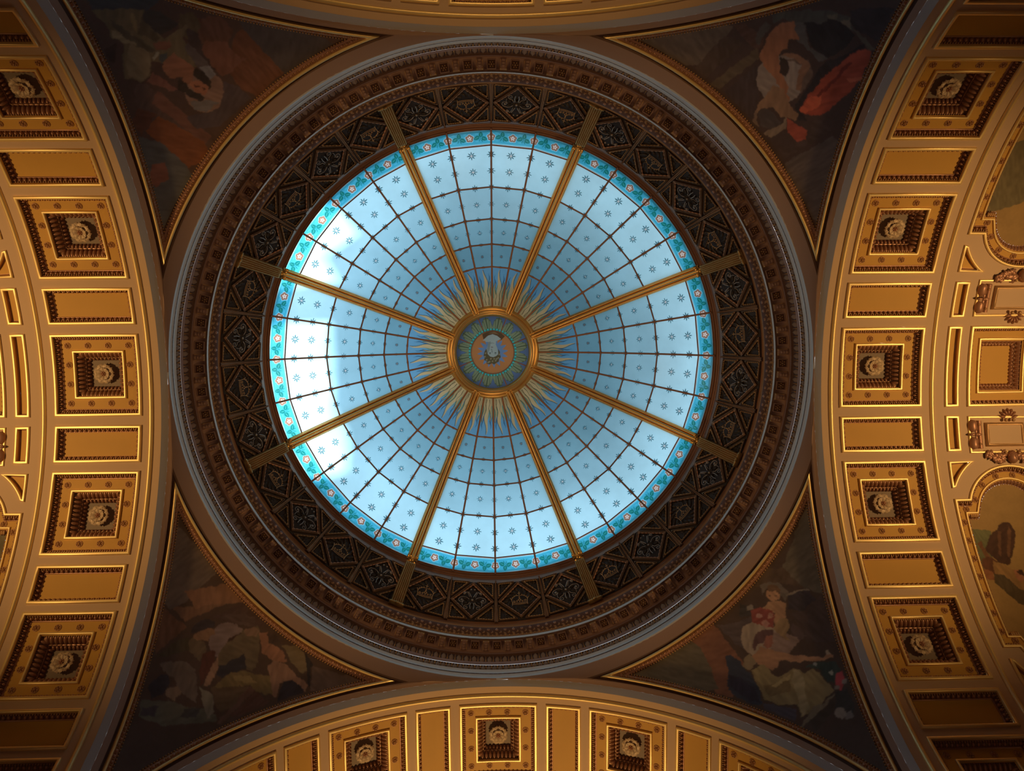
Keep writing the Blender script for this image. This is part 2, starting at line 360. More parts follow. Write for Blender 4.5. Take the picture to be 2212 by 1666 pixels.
rb.grid(G, 0, True)
rib = rb.build('main_rib', [ribm], dome)
kn = MB()       # leafy knot where rib, ring and pilaster meet
p = dpt(RG, 0, -.012)
kn.inst(BALL, p, (.012, 0, 0), (0, .012, 0), (0, 0, .01))
for t in (45, 135, 225, 315):
    c, s_ = math.cos(R(t)), math.sin(R(t)); kn.inst(LEAF, p + np.array([c, s_, 0]) * .016, (-s_ * .009, c * .009, 0), (c * .014, s_ * .014, 0), (0, 0, -.009))
kno = kn.build('leaf_knot', [ribm], rib); kno['label'] = 'gilded leaf knot where the rib meets the outer ring'
kn = MB(); ph_ = dpt(RH, 0, -.012)
kn.inst(BALL, ph_, (.007, 0, 0), (0, .007, 0), (0, 0, .007))
for t in (45, 135, 225, 315, 90, 270):
    c, s_ = math.cos(R(t)), math.sin(R(t)); kn.inst(LEAF, ph_ + np.array([c, s_, 0]) * .010, (-s_ * .005, c * .005, 0), (c * .009, s_ * .009, 0), (0, 0, -.006))
kno = kn.build('leaf_knot', [ribm], rib); kno['label'] = 'small gilded leaf knot where the rib meets the centre ring'
for k in range(8):
    o = rib if k == 0 else copy_thing(rib)
    o.parent = dome; o.rotation_euler.z = R(22.5) + k * math.pi / 4
# centre ring and medallion
m = MB(); zc = zdome(.17)
for ch in ([(.188, zc + .01), (.188, zc - .006), (.184, zc - .010)], arc(.184, zc - .010, .172, zc - .012, .35), arc(.172, zc - .012, .160, zc - .010, .4), arc(.160, zc - .010, .154, zc - .004, .3), [(.154, zc - .004), (.147, zc + .002), (.145, zc + .02)]):
    lathe(m, ch, 96)
m.build('centre_ring', [ribm], dome)
z0 = zdome(.147) + .004
def inside(poly, X, Y):
    r = np.zeros(X.shape, bool); n = len(poly); j = n - 1
    for i in range(n):
        xi, yi = poly[i]; xj, yj = poly[j]
        if yi != yj: r ^= ((yi > Y) != (yj > Y)) & (X < (xj - xi) * (Y - yi) / (yj - yi) + xi)
        j = i
    return r
g = np.linspace(-.1475, .1475, 300); X, Y = np.meshgrid(g, g, indexing='ij'); rr = np.hypot(X, Y); th = np.arctan2(Y, X); c = np.zeros(X.shape + (3,)); c[:] = (.11, .17, .12)
f = (th / (math.pi / 8)) % 1 - .5; edge = .097 + .046 * np.clip(np.cos(f * math.pi), 0, 1) ** .55 + .0022 * np.cos(th * 96)
lerp3(c, (.10, .16, .30), rr > edge); leaf = (rr > .097) & (rr < edge - .002); lerp3(c, (.20, .25, .155), leaf); lerp3(c, (.07, .10, .06), leaf & (np.abs(f) * rr < .0016 * 3)); lerp3(c, (.08, .11, .06), (rr > .097) & (np.abs(rr - edge + .003) < .0012)); lerp3(c, (.09, .12, .07), leaf & (np.abs(np.abs(f) - .18 - (rr - .1) * 2.) < .02))
lerp3(c, (.10, .15, .11), (rr < .098)); bd = ((th / (2 * math.pi / 48)) % 1 - .5) * (2 * math.pi / 48) * .0925; lerp3(c, (.03, .33, .32), np.hypot(bd, (rr - .0925) * .8) < .0046); lerp3(c, (.12, .50, .48), np.hypot(bd, (rr - .0945) * .8) < .0018)
lerp3(c, (.40, .175, .065), rr < .0845); lerp3(c, (.13, .22, .38), rr < .040 + .023 * (2 * np.abs(((th + .1) / (math.pi / 8)) % 1 - .5)))
def px(pts): return [((x - 808) / 4.9 * .001876, (y - 990) / 4.9 * .001876) for x, y in pts]
def pp(pts, col): lerp3(c, col, inside(px(pts), X, Y))
pp([(700, 800), (750, 768), (810, 752), (880, 772), (940, 820), (900, 862), (715, 862)], (.10, .06, .03)); pp([(760, 790), (830, 770), (880, 800), (820, 790)], (.20, .12, .06))
pp([(702, 862), (735, 835), (760, 812), (810, 797), (858, 815), (900, 850), (846, 872), (842, 905), (858, 945), (868, 1000), (856, 1040), (815, 1064), (775, 1050), (748, 1010), (742, 960), (760, 905), (760, 880), (735, 878), (730, 868)], (.30, .36, .34))
pp([(760, 880), (790, 875), (776, 960), (756, 1000), (745, 965), (758, 910)], (.20, .24, .23))
hair = [(742, 950), (722, 980), (712, 1020), (722, 1050), (716, 1070), (745, 1085), (742, 1110), (775, 1118), (800, 1106), (822, 1120), (850, 1100), (872, 1090), (876, 1060), (895, 1040), (884, 1010), (886, 985), (868, 955), (866, 1010), (845, 1030), (815, 1042), (780, 1034), (756, 1010)]
pp(hair, (.10, .08, .04))
for (x, y) in ((735, 1000), (728, 1035), (745, 1070), (775, 1090), (808, 1085), (840, 1080), (868, 1050), (880, 1015), (790, 1060), (825, 1060), (760, 1098), (850, 1062)): pp([(x + 10 * math.cos(t), y + 10 * math.sin(t)) for t in np.linspace(0, 6.28, 9)[:-1]], (.26, .23, .14)); pp([(x + 3 + 5 * math.cos(t), y + 3 + 5 * math.sin(t)) for t in np.linspace(0, 6.28, 9)[:-1]], (.12, .10, .05))
for x, y in ((768, 998), (826, 996)): pp([(x, y), (x + 10, y - 7), (x + 26, y - 2), (x + 12, y + 5)], (.05, .06, .06)); pp([(x - 2, y + 10), (x + 12, y + 14), (x + 26, y + 8), (x + 12, y + 10)], (.10, .09, .06))
pp([(796, 955), (800, 950), (806, 990), (800, 996)], (.12, .14, .14)); pp([(784, 934), (802, 930), (820, 935), (802, 939)], (.14, .08, .07)); pp([(772, 898), (802, 888), (836, 896), (802, 892)], (.08, .09, .09)); pp([(784, 962), (800, 956), (800, 961)], (.08, .09, .09))
P = np.stack([X, Y, np.full(X.shape, z0)], 2); hubg = glassmesh('medallion_glass', [(P, c)], dome, stained); hubg['label'] = 'round medallion glass with leaves, beads and a classical bust seen upside down'
# keep the round outline
me = hubg.data; bm = bmesh.new(); bm.from_mesh(me); bmesh.ops.delete(bm, geom=[v for v in bm.verts if math.hypot(v.co.x, v.co.y) > .1473 * A], context='VERTS'); bm.to_mesh(me); bm.free()
m = MB()
for k in range(8): 
    a = R(22.5) + k * math.pi / 4; m.tube([(r * math.cos(a), r * math.sin(a), z0 - .003) for r in (.088, .12, .147)], .0022, 5)
m.tube([(.087 * math.cos(a), .087 * math.sin(a), z0 - .003) for a in np.linspace(0, 2 * math.pi, 48, endpoint=False)], .002, 5, closed=True)
m.build('medallion_came', [lead], hubg)
# bronze ring carrying the glass
m = MB()
g0 = (RG, zdome(RG)); hi = (.8382, 2.9428)
for ch in ([hi, (.8345, 2.958)], [(.8345, 2.958), (.842, 2.962), (.8375, 2.975)], arc(.8375, 2.975, .831, 2.983, -.3), [(.831, 2.983), (.834, 2.986)], arc(.834, 2.986, .826, 2.996, -.35), arc(.826, 2.996, .819, 3.004, -.4), [(.819, 3.004), (.824, 3.02), (.86, 3.03)]):
    lathe(m, ch, 192)
m.build('dome_curb_ring', [darkwood], dome)

# ------------------------------------------------------------------ frieze of pierced panels
LO = (.9391, 2.8175); HI = (.8382, 2.9428); H2 = math.pi / 32
PL = math.hypot((LO[0] - HI[0]) * math.cos(H2), HI[1] - LO[1]); HB, HT = LO[0] * math.sin(H2), HI[0] * math.sin(H2)
def facet(az, side=0):
    """frame on the sloping frieze: x along, y towards the apex, z towards the hall"""
    r0, r1 = LO[0] * math.cos(H2), HI[0] * math.cos(H2)
    if side: r0, r1 = LO[0], HI[0]
    c, s_ = math.cos(az), math.sin(az)
    o = np.array([r0 * c, r0 * s_, LO[1]]); y = np.array([(r1 - r0) * c, (r1 - r0) * s_, HI[1] - LO[1]]); y /= np.linalg.norm(y)
    x = np.array([-s_, c, 0.]); z = np.cross(x, y)
    if z[2] > 0: x = -x; z = -z
    M = Matrix.Identity(4)
    for i in range(3): M[i][0], M[i][1], M[i][2], M[i][3] = x[i], y[i], z[i], o[i] * A
    M[2][3] += H0
    return M
def bar2(mb, p, q, wd, h, m=0, z=0.):
    p, q = np.array([*p, z]), np.array([*q, z]); d = q - p; ln = np.linalg.norm(d); d /= ln; n_ = np.array([-d[1], d[0], 0])
    mb.inst(BEV, (p + q) / 2, d * (ln / 2), n_ * wd / 2, (0, 0, h), m, False)
def hw(y): return HB + (HT - HB) * y / PL
def leafrow(mb, p, q, n, wd, m, z=.002):      # scalloped trim along a line
    p, q = np.array([*p, z]), np.array([*q, z]); d = (q - p) / n; u = d / np.linalg.norm(d); nn = np.array([-u[1], u[0], 0])
    mb.inst(EGG, [p + d * (k + .5) for k in range(n)], d * .55, nn * wd, (0, 0, .003), m)
def spiral(cx, cy, r0, r1, a0, turns, n=22):
    return [(cx + (r0 + (r1 - r0) * t) * math.cos(a0 + turns * 2 * math.pi * t), cy + (r0 + (r1 - r0) * t) * math.sin(a0 + turns * 2 * math.pi * t)) for t in np.linspace(0, 1, n)]
def tube2(mb, pts, r, m=0, z=.006, n=5): mb.tube([(x, y, z) for x, y in pts], r, n, m)
YM = .079; DV = [(-hw(YM) + .007, YM), (0, .006), (hw(YM) - .007, YM), (0, PL - .006)]
def panel(kind):
    t = empty('crown_grille' if kind else 'scrollwork_grille')
    b1, b2 = HB - .0045, HT - .0025; m = MB(); m.add([(-b1, .001, z) for z in (-.004,)] + [(b1, .001, -.004), (b2, PL - .001, -.004), (-b2, PL - .001, -.004), (-b1, .001, -.010), (b1, .001, -.010), (b2, PL - .001, -.010), (-b2, PL - .001, -.010)], [(0, 1, 2, 3), (7, 6, 5, 4), (0, 4, 5, 1), (1, 5, 6, 2), (2, 6, 7, 3), (3, 7, 4, 0)], 0)
    m.build('back_plate', [iron], t)
    m = MB()
    for k in range(4):
        p, q = np.array(DV[k]), np.array(DV[(k + 1) % 4]); d = q - p; nn = np.array([-d[1], d[0]]) / np.linalg.norm(d); s_ = .0052
        if nn @ (np.array([0, YM]) - p) < 0: nn = -nn
        bar2(m, p + nn * .0010, q + nn * .0010, .0017, .006); bar2(m, p + nn * .0052, q + nn * .0052, .0016, .0055); bar2(m, p + nn * .0031, q + nn * .0031, .0028, .0012, 2)
        leafrow(m, p + nn * .0070, q + nn * .0070, 8, .0030, 1)
    f = m.build('diamond_frame', [bronze, copper, iron], t); f['label'] = 'double bronze diamond frame with scalloped edge'
    for sx in (-1, 1):
        for top in (0, 1):
            m = MB(); yb = .004 if not top else PL - .004; cx = sx * (hw(yb) - .008)
            tri = [(sx * .014, yb), (cx, yb), (sx * (hw(YM) - .009), YM + (-.014 if not top else .014))]
            cen = np.mean(tri, 0)
            for k in range(3): bar2(m, tri[k], tri[(k + 1) % 3], .0014, .005)
            tri2 = [tuple(cen + (np.array(p) - cen) * .80) for p in tri]
            for k in range(3): leafrow(m, tri2[k], tri2[(k + 1) % 3], 6, .0018, 1)
            rnd = random.Random(3 + top)
            O = []; X = []; Y = []
            for k in range(14):
                u, v = rnd.random(), rnd.random()
                if u + v > 1: u, v = 1 - u, 1 - v
                p = np.array(tri[0]) + .8 * (u * (np.array(tri[1]) - np.array(tri[0])) + v * (np.array(tri[2]) - np.array(tri[0]))); p = p * .85 + cen * .15; a = rnd.random() * 6.28
                O.append((p[0], p[1], -.003)); X.append((.003 * math.cos(a), .003 * math.sin(a), 0)); Y.append((-.007 * math.sin(a), .007 * math.cos(a), 0))
            m.inst(LEAF, O, X, Y, (0, 0, .004), 2)
            m.build('corner_ornament', [bronze, giltd, iron], t)
    m = MB()
    if kind:
        y0 = .058
        for k in range(26):
            a = k / 26 * 2 * math.pi; rr = .036 + .010 * (k % 2); x, y = rr * math.cos(a) * 1.12, rr * math.sin(a) + .079
            m.inst(LEAF, (x, y, -.002), (-.005 * math.sin(a + .5), .005 * math.cos(a + .5), 0), (.011 * math.cos(a + .5), .011 * math.sin(a + .5), 0), (0, 0, .005), 0)
        m.build('laurel_leaves', [iron], t)
        m = MB()
        for dy in (0, .0055): tube2(m, [(x, y0 + dy - .0035 * (1 - (x / .028) ** 2) + .0035, ) for x in np.linspace(-.028, .028, 9)], .0011)
        for sx in (-1, 1):
            tube2(m, [(sx * .028, y0 - .002), (sx * .0275, y0 + .010), (sx * .029, y0 + .020), (sx * .033, y0 + .029)], .0013)
            tube2(m, [(sx * .030, y0 + .021), (sx * .024, y0 + .030), (sx * .014, y0 + .036), (sx * .003, y0 + .036)], .0013)
            tube2(m, spiral(sx * .020, y0 + .014, .0045, .001, 0, 1.1 * sx, 12), .0010); tube2(m, spiral(sx * .0095, y0 + .013, .0035, .001, 1, -1.1 * sx, 12), .0010)
            for x, y in ((.026, .031), (.019, .036), (.010, .0395)): m.inst(BEAD, (sx * x, y0 + y, .006), (.0017, 0, 0), (0, .0017, 0), (0, 0, .0017))
        for x in np.linspace(-.023, .023, 9): m.inst(BEAD, (x, y0 + .0027, .006), (.0013, 0, 0), (0, .0013, 0), (0, 0, .0013))
        for x, y in ((0, .012), (-.004, .018), (.004, .018), (0, .023), (0, .029)): m.inst(BALL, (x, y0 + y, .006), (.0026, 0, 0), (0, .003, 0), (0, 0, .002))
        tube2(m, [(0, y0 + .033), (0, y0 + .052)], .0012); tube2(m, [(-.005, y0 + .045), (.005, y0 + .045)], .0013)
        o = m.build('crown', [giltd], t); o['label'] = 'small gilded openwork crown'
    else:
        for sx in (-1, 1):
            sp = spiral(sx * .040, .077, .0125, .002, (0 if sx > 0 else math.pi) + sx * 2.4, sx * -1.35, 24)
            tube2(m, [(sx * .012, .082), (sx * .020, .088), (sx * .030, .0905)] + sp[2:], .0013)
            m.inst(BEAD, (sx * .040, .077, .006), (.0035, 0, 0), (0, .0035, 0), (0, 0, .003))
            sp = spiral(sx * .022, .048, .009, .002, (0 if sx > 0 else math.pi) + sx * 1.2, sx * -1.2, 20); tube2(m, [(sx * .010, .068), (sx * .014, .060)] + sp, .0011)
            sp = spiral(sx * .028, .106, .006, .0015, (0 if sx > 0 else math.pi) - sx * 1.2, sx * 1.2, 18); tube2(m, [(sx * .011, .090), (sx * .014, .100), (sx * .021, .112)] + sp, .0012)
            tube2(m, arc(sx * .030, .075, sx * .034, .055, .2 * sx), .0011)
            tube2(m, [(sx * .006, .066), (sx * .0075, .054), (sx * .006, .042)], .0019); tube2(m, [(sx * .004, .090), (sx * .010, .102), (sx * .016, .111)], .0019)
            m.inst(BALL, (sx * .0065, .122, .004), (.0032, 0, 0), (0, .0032, 0), (0, 0, .003)); m.inst(BEAD, (sx * .028, .106, .006), (.003, 0, 0), (0, .003, 0), (0, 0, .003))
        for k in range(10):
            a = k / 10 * 2 * math.pi; m.inst(LEAF, (.011 * math.cos(a), .079 + .011 * math.sin(a), .001), (-.0035 * math.sin(a), .0035 * math.cos(a), 0), (.008 * math.cos(a), .008 * math.sin(a), 0), (0, 0, .004), 1)
        for k in range(8): a = k / 8 * 2 * math.pi + .4; m.inst(LEAF, (.028 * math.cos(a), .079 + .024 * math.sin(a), -.002), (-.004 * math.sin(a), .004 * math.cos(a), 0), (.009 * math.cos(a), .009 * math.sin(a), 0), (0, 0, .005), 1)
        m.inst(BALL, (0, .079, .004), (.0045, 0, 0), (0, .0045, 0), (0, 0, .005), 0)
        o = m.build('scrollwork', [ironl, iron], t); o['label'] = 'worn iron scrollwork of spirals around a boss'
    return t
panels = [panel(0), panel(1)]
def ang_img(az): return (-math.degrees(az)) % 360          # anticlockwise in the photograph from the right
RIBNAME = {22.5: 'two o\'clock', 67.5: 'one o\'clock', 112.5: 'eleven o\'clock', 157.5: 'ten o\'clock', 202.5: 'eight o\'clock', 247.5: 'seven o\'clock', 292.5: 'five o\'clock', 337.5: 'four o\'clock'}
ORD = ['first', 'second', 'third', 'fourth']
used = [0, 0]
for k in range(32):
    az = (k + .5) * D32; im = ang_img(az)
    # clockwise from a brass pilaster
    base = [b for b in RIBNAME if 0 < (b - im) % 360 < 45][0]; n = int(((base - im) % 360) // 11.25)
    kind = n % 2      # scroll, crown, scroll, crown going clockwise
    src = panels[kind]; o = src if not used[kind] else copy_thing(src); used[kind] = 1
    o.matrix_world = facet(az)
    tag(o, '%s grille, %s clockwise from the pilaster at %s' % (('dark iron scrollwork', 'dark laurel and gold crown')[kind], ORD[n], RIBNAME[base]), 'grille', 'iron grilles of the frieze below the glass dome')
# slim dividers and eight broad pilasters
m = MB()
G = []
for y in np.linspace(-.004, PL + .004, 8):
    wd = .0075 - .0042 * y / PL; G.append([(x * wd, y, z * .012) for x, z in ((-1, -.4), (-1, .4), (-.7, .8), (-.4, .75), (0, 1), (.4, .75), (.7, .8), (1, .4), (1, -.4))])
m.grid(G, 0, False); div = m.build('frieze_divider', [bronze])
m = MB(); G = []
for y in np.linspace(-.006, PL + .012, 10):
    wd = .0235 - .0035 * y / PL; row = [(-wd, y, -.004), (-wd, y, .014)]
    for c in np.linspace(-.78, .78, 6): row += [(wd * (c + .11 * math.cos(t)), y, .018 + .007 * math.sin(t)) for t in np.linspace(math.pi, 0, 5)]
    G.append(row + [(wd, y, .014), (wd, y, -.004)])
m.grid(G, 0, True)
pst = empty('brass_pilaster'); m.build('fluted_shaft', [pilm], pst)
m = MB(); m.inst(BEV, (0, -.003, .012), (.027, 0, 0), (0, .004, 0), (0, 0, .016)); m.inst(BALL, (0, -.004, .028), (.008, 0, 0), (0, .006, 0), (0, 0, .006))
for sx in (-1, 1): m.inst(LEAF, (sx * .015, -.003, .02), (0, .006, 0), (sx * .012, 0, 0), (0, 0, .010))
m.build('base_block', [pilm], pst)
fd = fp = True; cnt = {}
for k in range(32):
    az = k * D32; im = ang_img(az)
    if (k - 2) % 4 == 0:
        o = pst if fp else copy_thing(pst); fp = False; o.matrix_world = facet(az, 1)
        tag(o, 'broad fluted brass pilaster of the frieze at %s' % RIBNAME[round(im, 1)], 'pilaster', 'brass pilasters of the frieze')
    else:
        o = div if fd else div.copy()
        if not fd: COL.objects.link(o)
        fd = False; o.matrix_world = facet(az, 1)
        base = [b for b in RIBNAME if 0 < (b - im) % 360 < 45][0]; n = round(((base - im) % 360) / 11.25)
        tag(o, 'slim bronze divider strip, %s clockwise from the brass pilaster at %s' % (ORD[n - 1], RIBNAME[base]), 'divider strip', 'slim dividers of the frieze')

# ------------------------------------------------------------------ cornice
corn = empty('dome_cornice', Matrix.Translation(ORG), 'ring cornice of rose and umber mouldings with brackets and small rosettes below the iron frieze', 'cornice')
NS = 256
def ring(name, chains, mats, parent=corn, motifs=None):
    m = MB()
    for ch, mi in chains: lathe(m, ch, NS, mi)
    if motifs: motifs(m)
    return m.build(name, mats, parent)
def azrow(m, mo, n, p, along, prof, nrm, mi, off=0., sm=True):
    """repeat a motif round the ring; along = half length, prof/nrm = (dr,dz) half axes in the radial plane"""
    a = (np.arange(n) + off) / n * 2 * math.pi; c, s_ = np.cos(a), np.sin(a)
    O = np.stack([p[0] * c, p[0] * s_, np.full(n, p[1])], 1); X = np.stack([-s_, c, 0 * c], 1) * along
    Y = np.stack([prof[0] * c, prof[0] * s_, np.full(n, prof[1])], 1); Z = np.stack([nrm[0] * c, nrm[0] * s_, np.full(n, nrm[1])], 1)
    m.inst(mo, O, X, Y, Z, mi, sm)
ring('grey_fillet', [([(.985, 2.4700), (.9815, 2.4735)], 0), (arc(.9815, 2.4735, .9795, 2.496, -.12), 0), ([(.9795, 2.496), (.986, 2.498), (.986, 2.503), (.981, 2.505)], 1), (arc(.981, 2.505, .980, 2.530, -.15), 0), ([(.980, 2.530), (.985, 2.532)], 1)], [cgrey, cdark],
     motifs=lambda m: azrow(m, BEAD, 420, (.983, 2.5005), .0045, (0, .0035), (-.0035, 0), 1))
def mo1(m):
    azrow(m, LEAF, 330, (.9815, 2.545), .0080, (0, .0115), (-.007, 0), 1); azrow(m, BEAD, 330, (.978, 2.537), .0028, (0, .0028), (-.0035, 0), 2, .5); azrow(m, EGG, 330, (.981, 2.553), .0035, (0, .004), (-.005, 0), 2, .5)
ring('leaf_moulding', [([(.985, 2.532), (.9835, 2.557), (.978, 2.558)], 0)], [cdark, cumber, giltd], motifs=mo1)
ring('rose_fillet', [(arc(.9775, 2.558, .9775, 2.582, -.15), 0), ([(.9775, 2.582), (.982, 2.584)], 1)], [crose, cdark])
def mo2(m):
    azrow(m, LEAF, 240, (.978, 2.600), .0085, (-.003, .0145), (-.006, 0), 1); azrow(m, PYR, 240, (.978, 2.601), .0026, (-.003, .013), (-.006, 0), 2, .5, False); azrow(m, BEAD, 240, (.9785, 2.588), .0028, (0, .0028), (-.004, 0), 2, .5)
ring('leaf_and_dart_moulding', [([(.982, 2.584), (.975, 2.616), (.968, 2.618)], 0)], [cdark, cumber, giltd], motifs=mo2)
ring('soffit', [([(.968, 2.618), (.968, 2.632)], 1), ([(.968, 2.632), (.966, 2.640), (.927, 2.650), (.925, 2.642)], 0)], [crose, crose])
def mo3(m):
    azrow(m, BEAD, 400, (.9262, 2.6735), .0028, (0, .0026), (-.0035, 0), 2)
    for n, off, rr_, zz, la, mi_ in ((200, 0, .9225, 2.6780, .0075, 1), (200, .5, .9180, 2.6825, .0072, 1), (200, 0, .9130, 2.6875, .0060, 4), (400, .25, .9205, 2.6795, .0024, 2), (100, .5, .9120, 2.6890, .0048, 0)):
        azrow(m, LEAF if mi_ == 1 else EGG, n, (rr_, zz), la, (-.0035, .0045) if mi_ != 2 else (-.001, .0016), (-.0040, -.0030), mi_, off)
    azrow(m, BEAD, 100, (.9115, 2.6910), .0026, (0, .0026), (-.0045, 0), 2)
ring('corona_moulding', [(arc(.926, 2.644, .9275, 2.664, .1), 3), ([(.9275, 2.664), (.931, 2.670), (.925, 2.674)], 1), (arc(.925, 2.674, .907, 2.694, .10), 0), (arc(.907, 2.694, .904, 2.702, -.3), 1), ([(.904, 2.702), (.948, 2.712), (.950, 2.79)], 1)], [cdark, cumber, giltd, cgrey, crose], motifs=mo3)
ring('frieze_shell', [([(.9495, 2.789), (LO[0] + .018, LO[1] - .006), (HI[0] + .018, HI[1] + .010), (.862, 2.96), (.862, 3.035), (.824, 3.021)], 0)], [iron])
ring('frieze_base_moulding', [([(.950, 2.79), (.943, 2.795)], 0), (arc(.943, 2.795, .941, 2.806, -.3), 0), ([(.941, 2.806), (.944, 2.808)], 0), (arc(.944, 2.808, .938, 2.818, -.25), 0)], [darkwood])
# brackets and soffit rosettes: 80 each
m = MB()
cx = .9475
m.inst(BEV, (.9490, 0, 2.6430), (.0180, 0, 0), (0, .0098, 0), (0, 0, -.0085), 0, False)
for x, l_ in ((.960, .006), (.951, .006), (.943, .005)): m.inst(EGG, (x, 0, 2.6345), (l_, 0, 0), (0, .0058, 0), (0, 0, -.0050), 0)
for sy in (-1, 1):
    m.tube([(.9330 + x, sy * .0092, 2.6345 + z) for x, z in arc(0, 0, .028, -.001, .10, 8)], .0014, 5, 1)
    m.inst(BALL, (.9335, sy * .0078, 2.636), (.0030, 0, 0), (0, .0026, 0), (0, 0, .0032), 1)
m.inst(BEV, (.9320, 0, 2.6420), (.0018, 0, 0), (0, .0112, 0), (0, 0, -.0060), 1, False)
mod = m.build('bracket', [crose, giltd], corn)
m = MB()
for k, (u, v, s1, s2) in enumerate(((.9335, 0, .0012, .0135), (.9625, 0, .0012, .0135), (.948, .0132, .0150, .0012), (.948, -.0132, .0150, .0012))):
    m.inst(BEV, (u, v, 2.6425), (s1, 0, 0), (0, s2, 0), (0, 0, -.0040), 1, False)
m.add([(.934, -.0130, 2.6410), (.962, -.0130, 2.6410), (.962, .0130, 2.6410), (.934, .0130, 2.6410)], [(0, 1, 2, 3)], 0)
for k in range(6):
    a = k * math.pi / 3 + .5; m.inst(BEAD, (cx + .0074 * math.cos(a), .0074 * math.sin(a), 2.640), (.0022, 0, 0), (0, .0022, 0), (0, 0, .0030), 2)
m.inst(BALL, (cx, 0, 2.6405), (.0036, 0, 0), (0, .0036, 0), (0, 0, .0035), 3)
ros = m.build('soffit_rosette', [cdark, crose, giltd, cumber], corn)
for k in range(80):
    o = mod if k == 0 else mod.copy(); p = ros if k == 0 else ros.copy()
    if k: COL.objects.link(o); COL.objects.link(p)
    o.rotation_euler.z = R(4.5 * (k + .5)); p.rotation_euler.z = R(4.5 * k)
TRIM = [0]

# ------------------------------------------------------------------ arches: panel engine in (u outward, s round the arch, h into the vault)
def bend(V):
    V = np.asarray(V, float); return np.stack([V[:, 0], (RA + V[:, 2]) * np.sin(V[:, 1] / RA), (RA + V[:, 2]) * np.cos(V[:, 1] / RA) - RA], 1)
class Poly(list): pass
def area(p): return sum(p[i][0] * p[(i + 1) % len(p)][1] - p[(i + 1) % len(p)][0] * p[i][1] for i in range(len(p))) / 2
def subdiv(base, counts):
    out = Poly(); out.base = base; out.counts = counts
    for i, p in enumerate(base):
        q = base[(i + 1) % len(base)]; n = counts[i]
        for k in range(n): t = k / n; out.append((p[0] + (q[0] - p[0]) * t, p[1] + (q[1] - p[1]) * t))
    return out
def dens(poly, d=.025):
    return subdiv(list(poly), [max(1, int(math.ceil(abs(poly[(i + 1) % len(poly)][1] - p[1]) / d))) for i, p in enumerate(poly)])
def inset(poly, w_):
    base = poly.base; n = len(base); out = []; s_ = 1 if area(base) > 0 else -1
    for i in range(n):
        a, b, c = base[i - 1], base[i], base[(i + 1) % n]
        d1 = np.array(b) - a; d2 = np.array(c) - b; d1 = d1 / np.linalg.norm(d1); d2 = d2 / np.linalg.norm(d2)
        n1 = np.array([-d1[1], d1[0]]) * s_; n2 = np.array([-d2[1], d2[0]]) * s_
        k = 1 + n1 @ n2; out.append(tuple(np.array(b) + (n1 + n2) / max(k, .35) * w_))
    return subdiv(out, poly.counts)
def rect(u, s_): return [(-u, -s_), (u, -s_), (u, s_), (-u, s_)]
def chain(mb, poly, ch, mi, sm=True):       # ch = [(w, h)...]
    G = [[(x, y, h) for x, y in inset(poly, w_)] for w_, h in ch]
    mb.grid(np.array(G), mi, sm, False, True)
def cap(mb, poly, h, mi, holes=(), ds=.06):
    polys = [[Vector((x, y, 0)) for x, y in poly]] + [[Vector((x, y, 0)) for x, y in q] for q in holes]
    flat = [p for q in polys for p in q]; tris = tessellate_polygon(polys)
    bm = bmesh.new(); vv = [bm.verts.new(p) for p in flat]
    for t in tris:
        try: bm.faces.new([vv[i] for i in t])
        except ValueError: pass
    bmesh.ops.remove_doubles(bm, verts=bm.verts, dist=1e-6)
    ys = [p.y for p in flat]; y = min(ys) + ds
    while y < max(ys) - 1e-4:
        bmesh.ops.bisect_plane(bm, geom=bm.verts[:] + bm.edges[:] + bm.faces[:], plane_co=(0, y, 0), plane_no=(0, 1, 0)); y += ds
    bm.verts.index_update(); mb.add([(v.co.x, v.co.y, h) for v in bm.verts], [[v.index for v in f.verts] for f in bm.faces], mi, False); bm.free()
def along(poly, w_, sp, off=.5):
    P = inset(poly, w_); P.append(P[0]); P = np.array(P); d = np.diff(P, axis=0); L = np.linalg.norm(d, axis=1); cum = np.concatenate([[0], np.cumsum(L)])
    # group into straight sides so corners stay clean
    n = max(1, int(round(cum[-1] / sp))); pos = (np.arange(n) + off) / n * cum[-1]; i = np.clip(np.searchsorted(cum, pos, side='right') - 1, 0, len(L) - 1)
    t = (pos - cum[i]) / L[i]; O = P[i] + d[i] * t[:, None]; T = d[i] / L[i][:, None]; s_ = 1 if area(poly) > 0 else -1
    N = np.stack([-T[:, 1], T[:, 0]], 1) * s_; return O, T, N
def orn(mb, mo, poly, p1, p2, sp, la, mi, frac=.5, wid=.5, prd=.004, off=.5, sm=True):
    """motifs on the slanting wall that runs from p1=(w,h) to p2"""
    w_, h = p1[0] + (p2[0] - p1[0]) * frac, p1[1] + (p2[1] - p1[1]) * frac; dw, dh = p2[0] - p1[0], p2[1] - p1[1]; ln = math.hypot(dw, dh)
    O, T, N = along(poly, w_, sp, off); z = lambda v: np.full((len(O), 1), v)
    X = np.hstack([T * la, z(0)]); Y = np.hstack([N * dw * wid, z(dh * wid)]); Z = np.hstack([N * dh / ln * prd, z(-dw / ln * prd)])
    mb.inst(mo, np.hstack([O, z(h)]), X, Y, Z, mi, sm)
def roll(w0, w1, h0, prd):
    P = [(w0, h0)]
    for t in np.linspace(0, math.pi, 9): P.append(((w0 + w1) / 2 - (w1 - w0) / 2 * math.copysign(abs(math.cos(t)) ** .8, math.cos(t)), h0 - prd * .55 - prd * .45 * math.sin(t) ** .7))
    return P
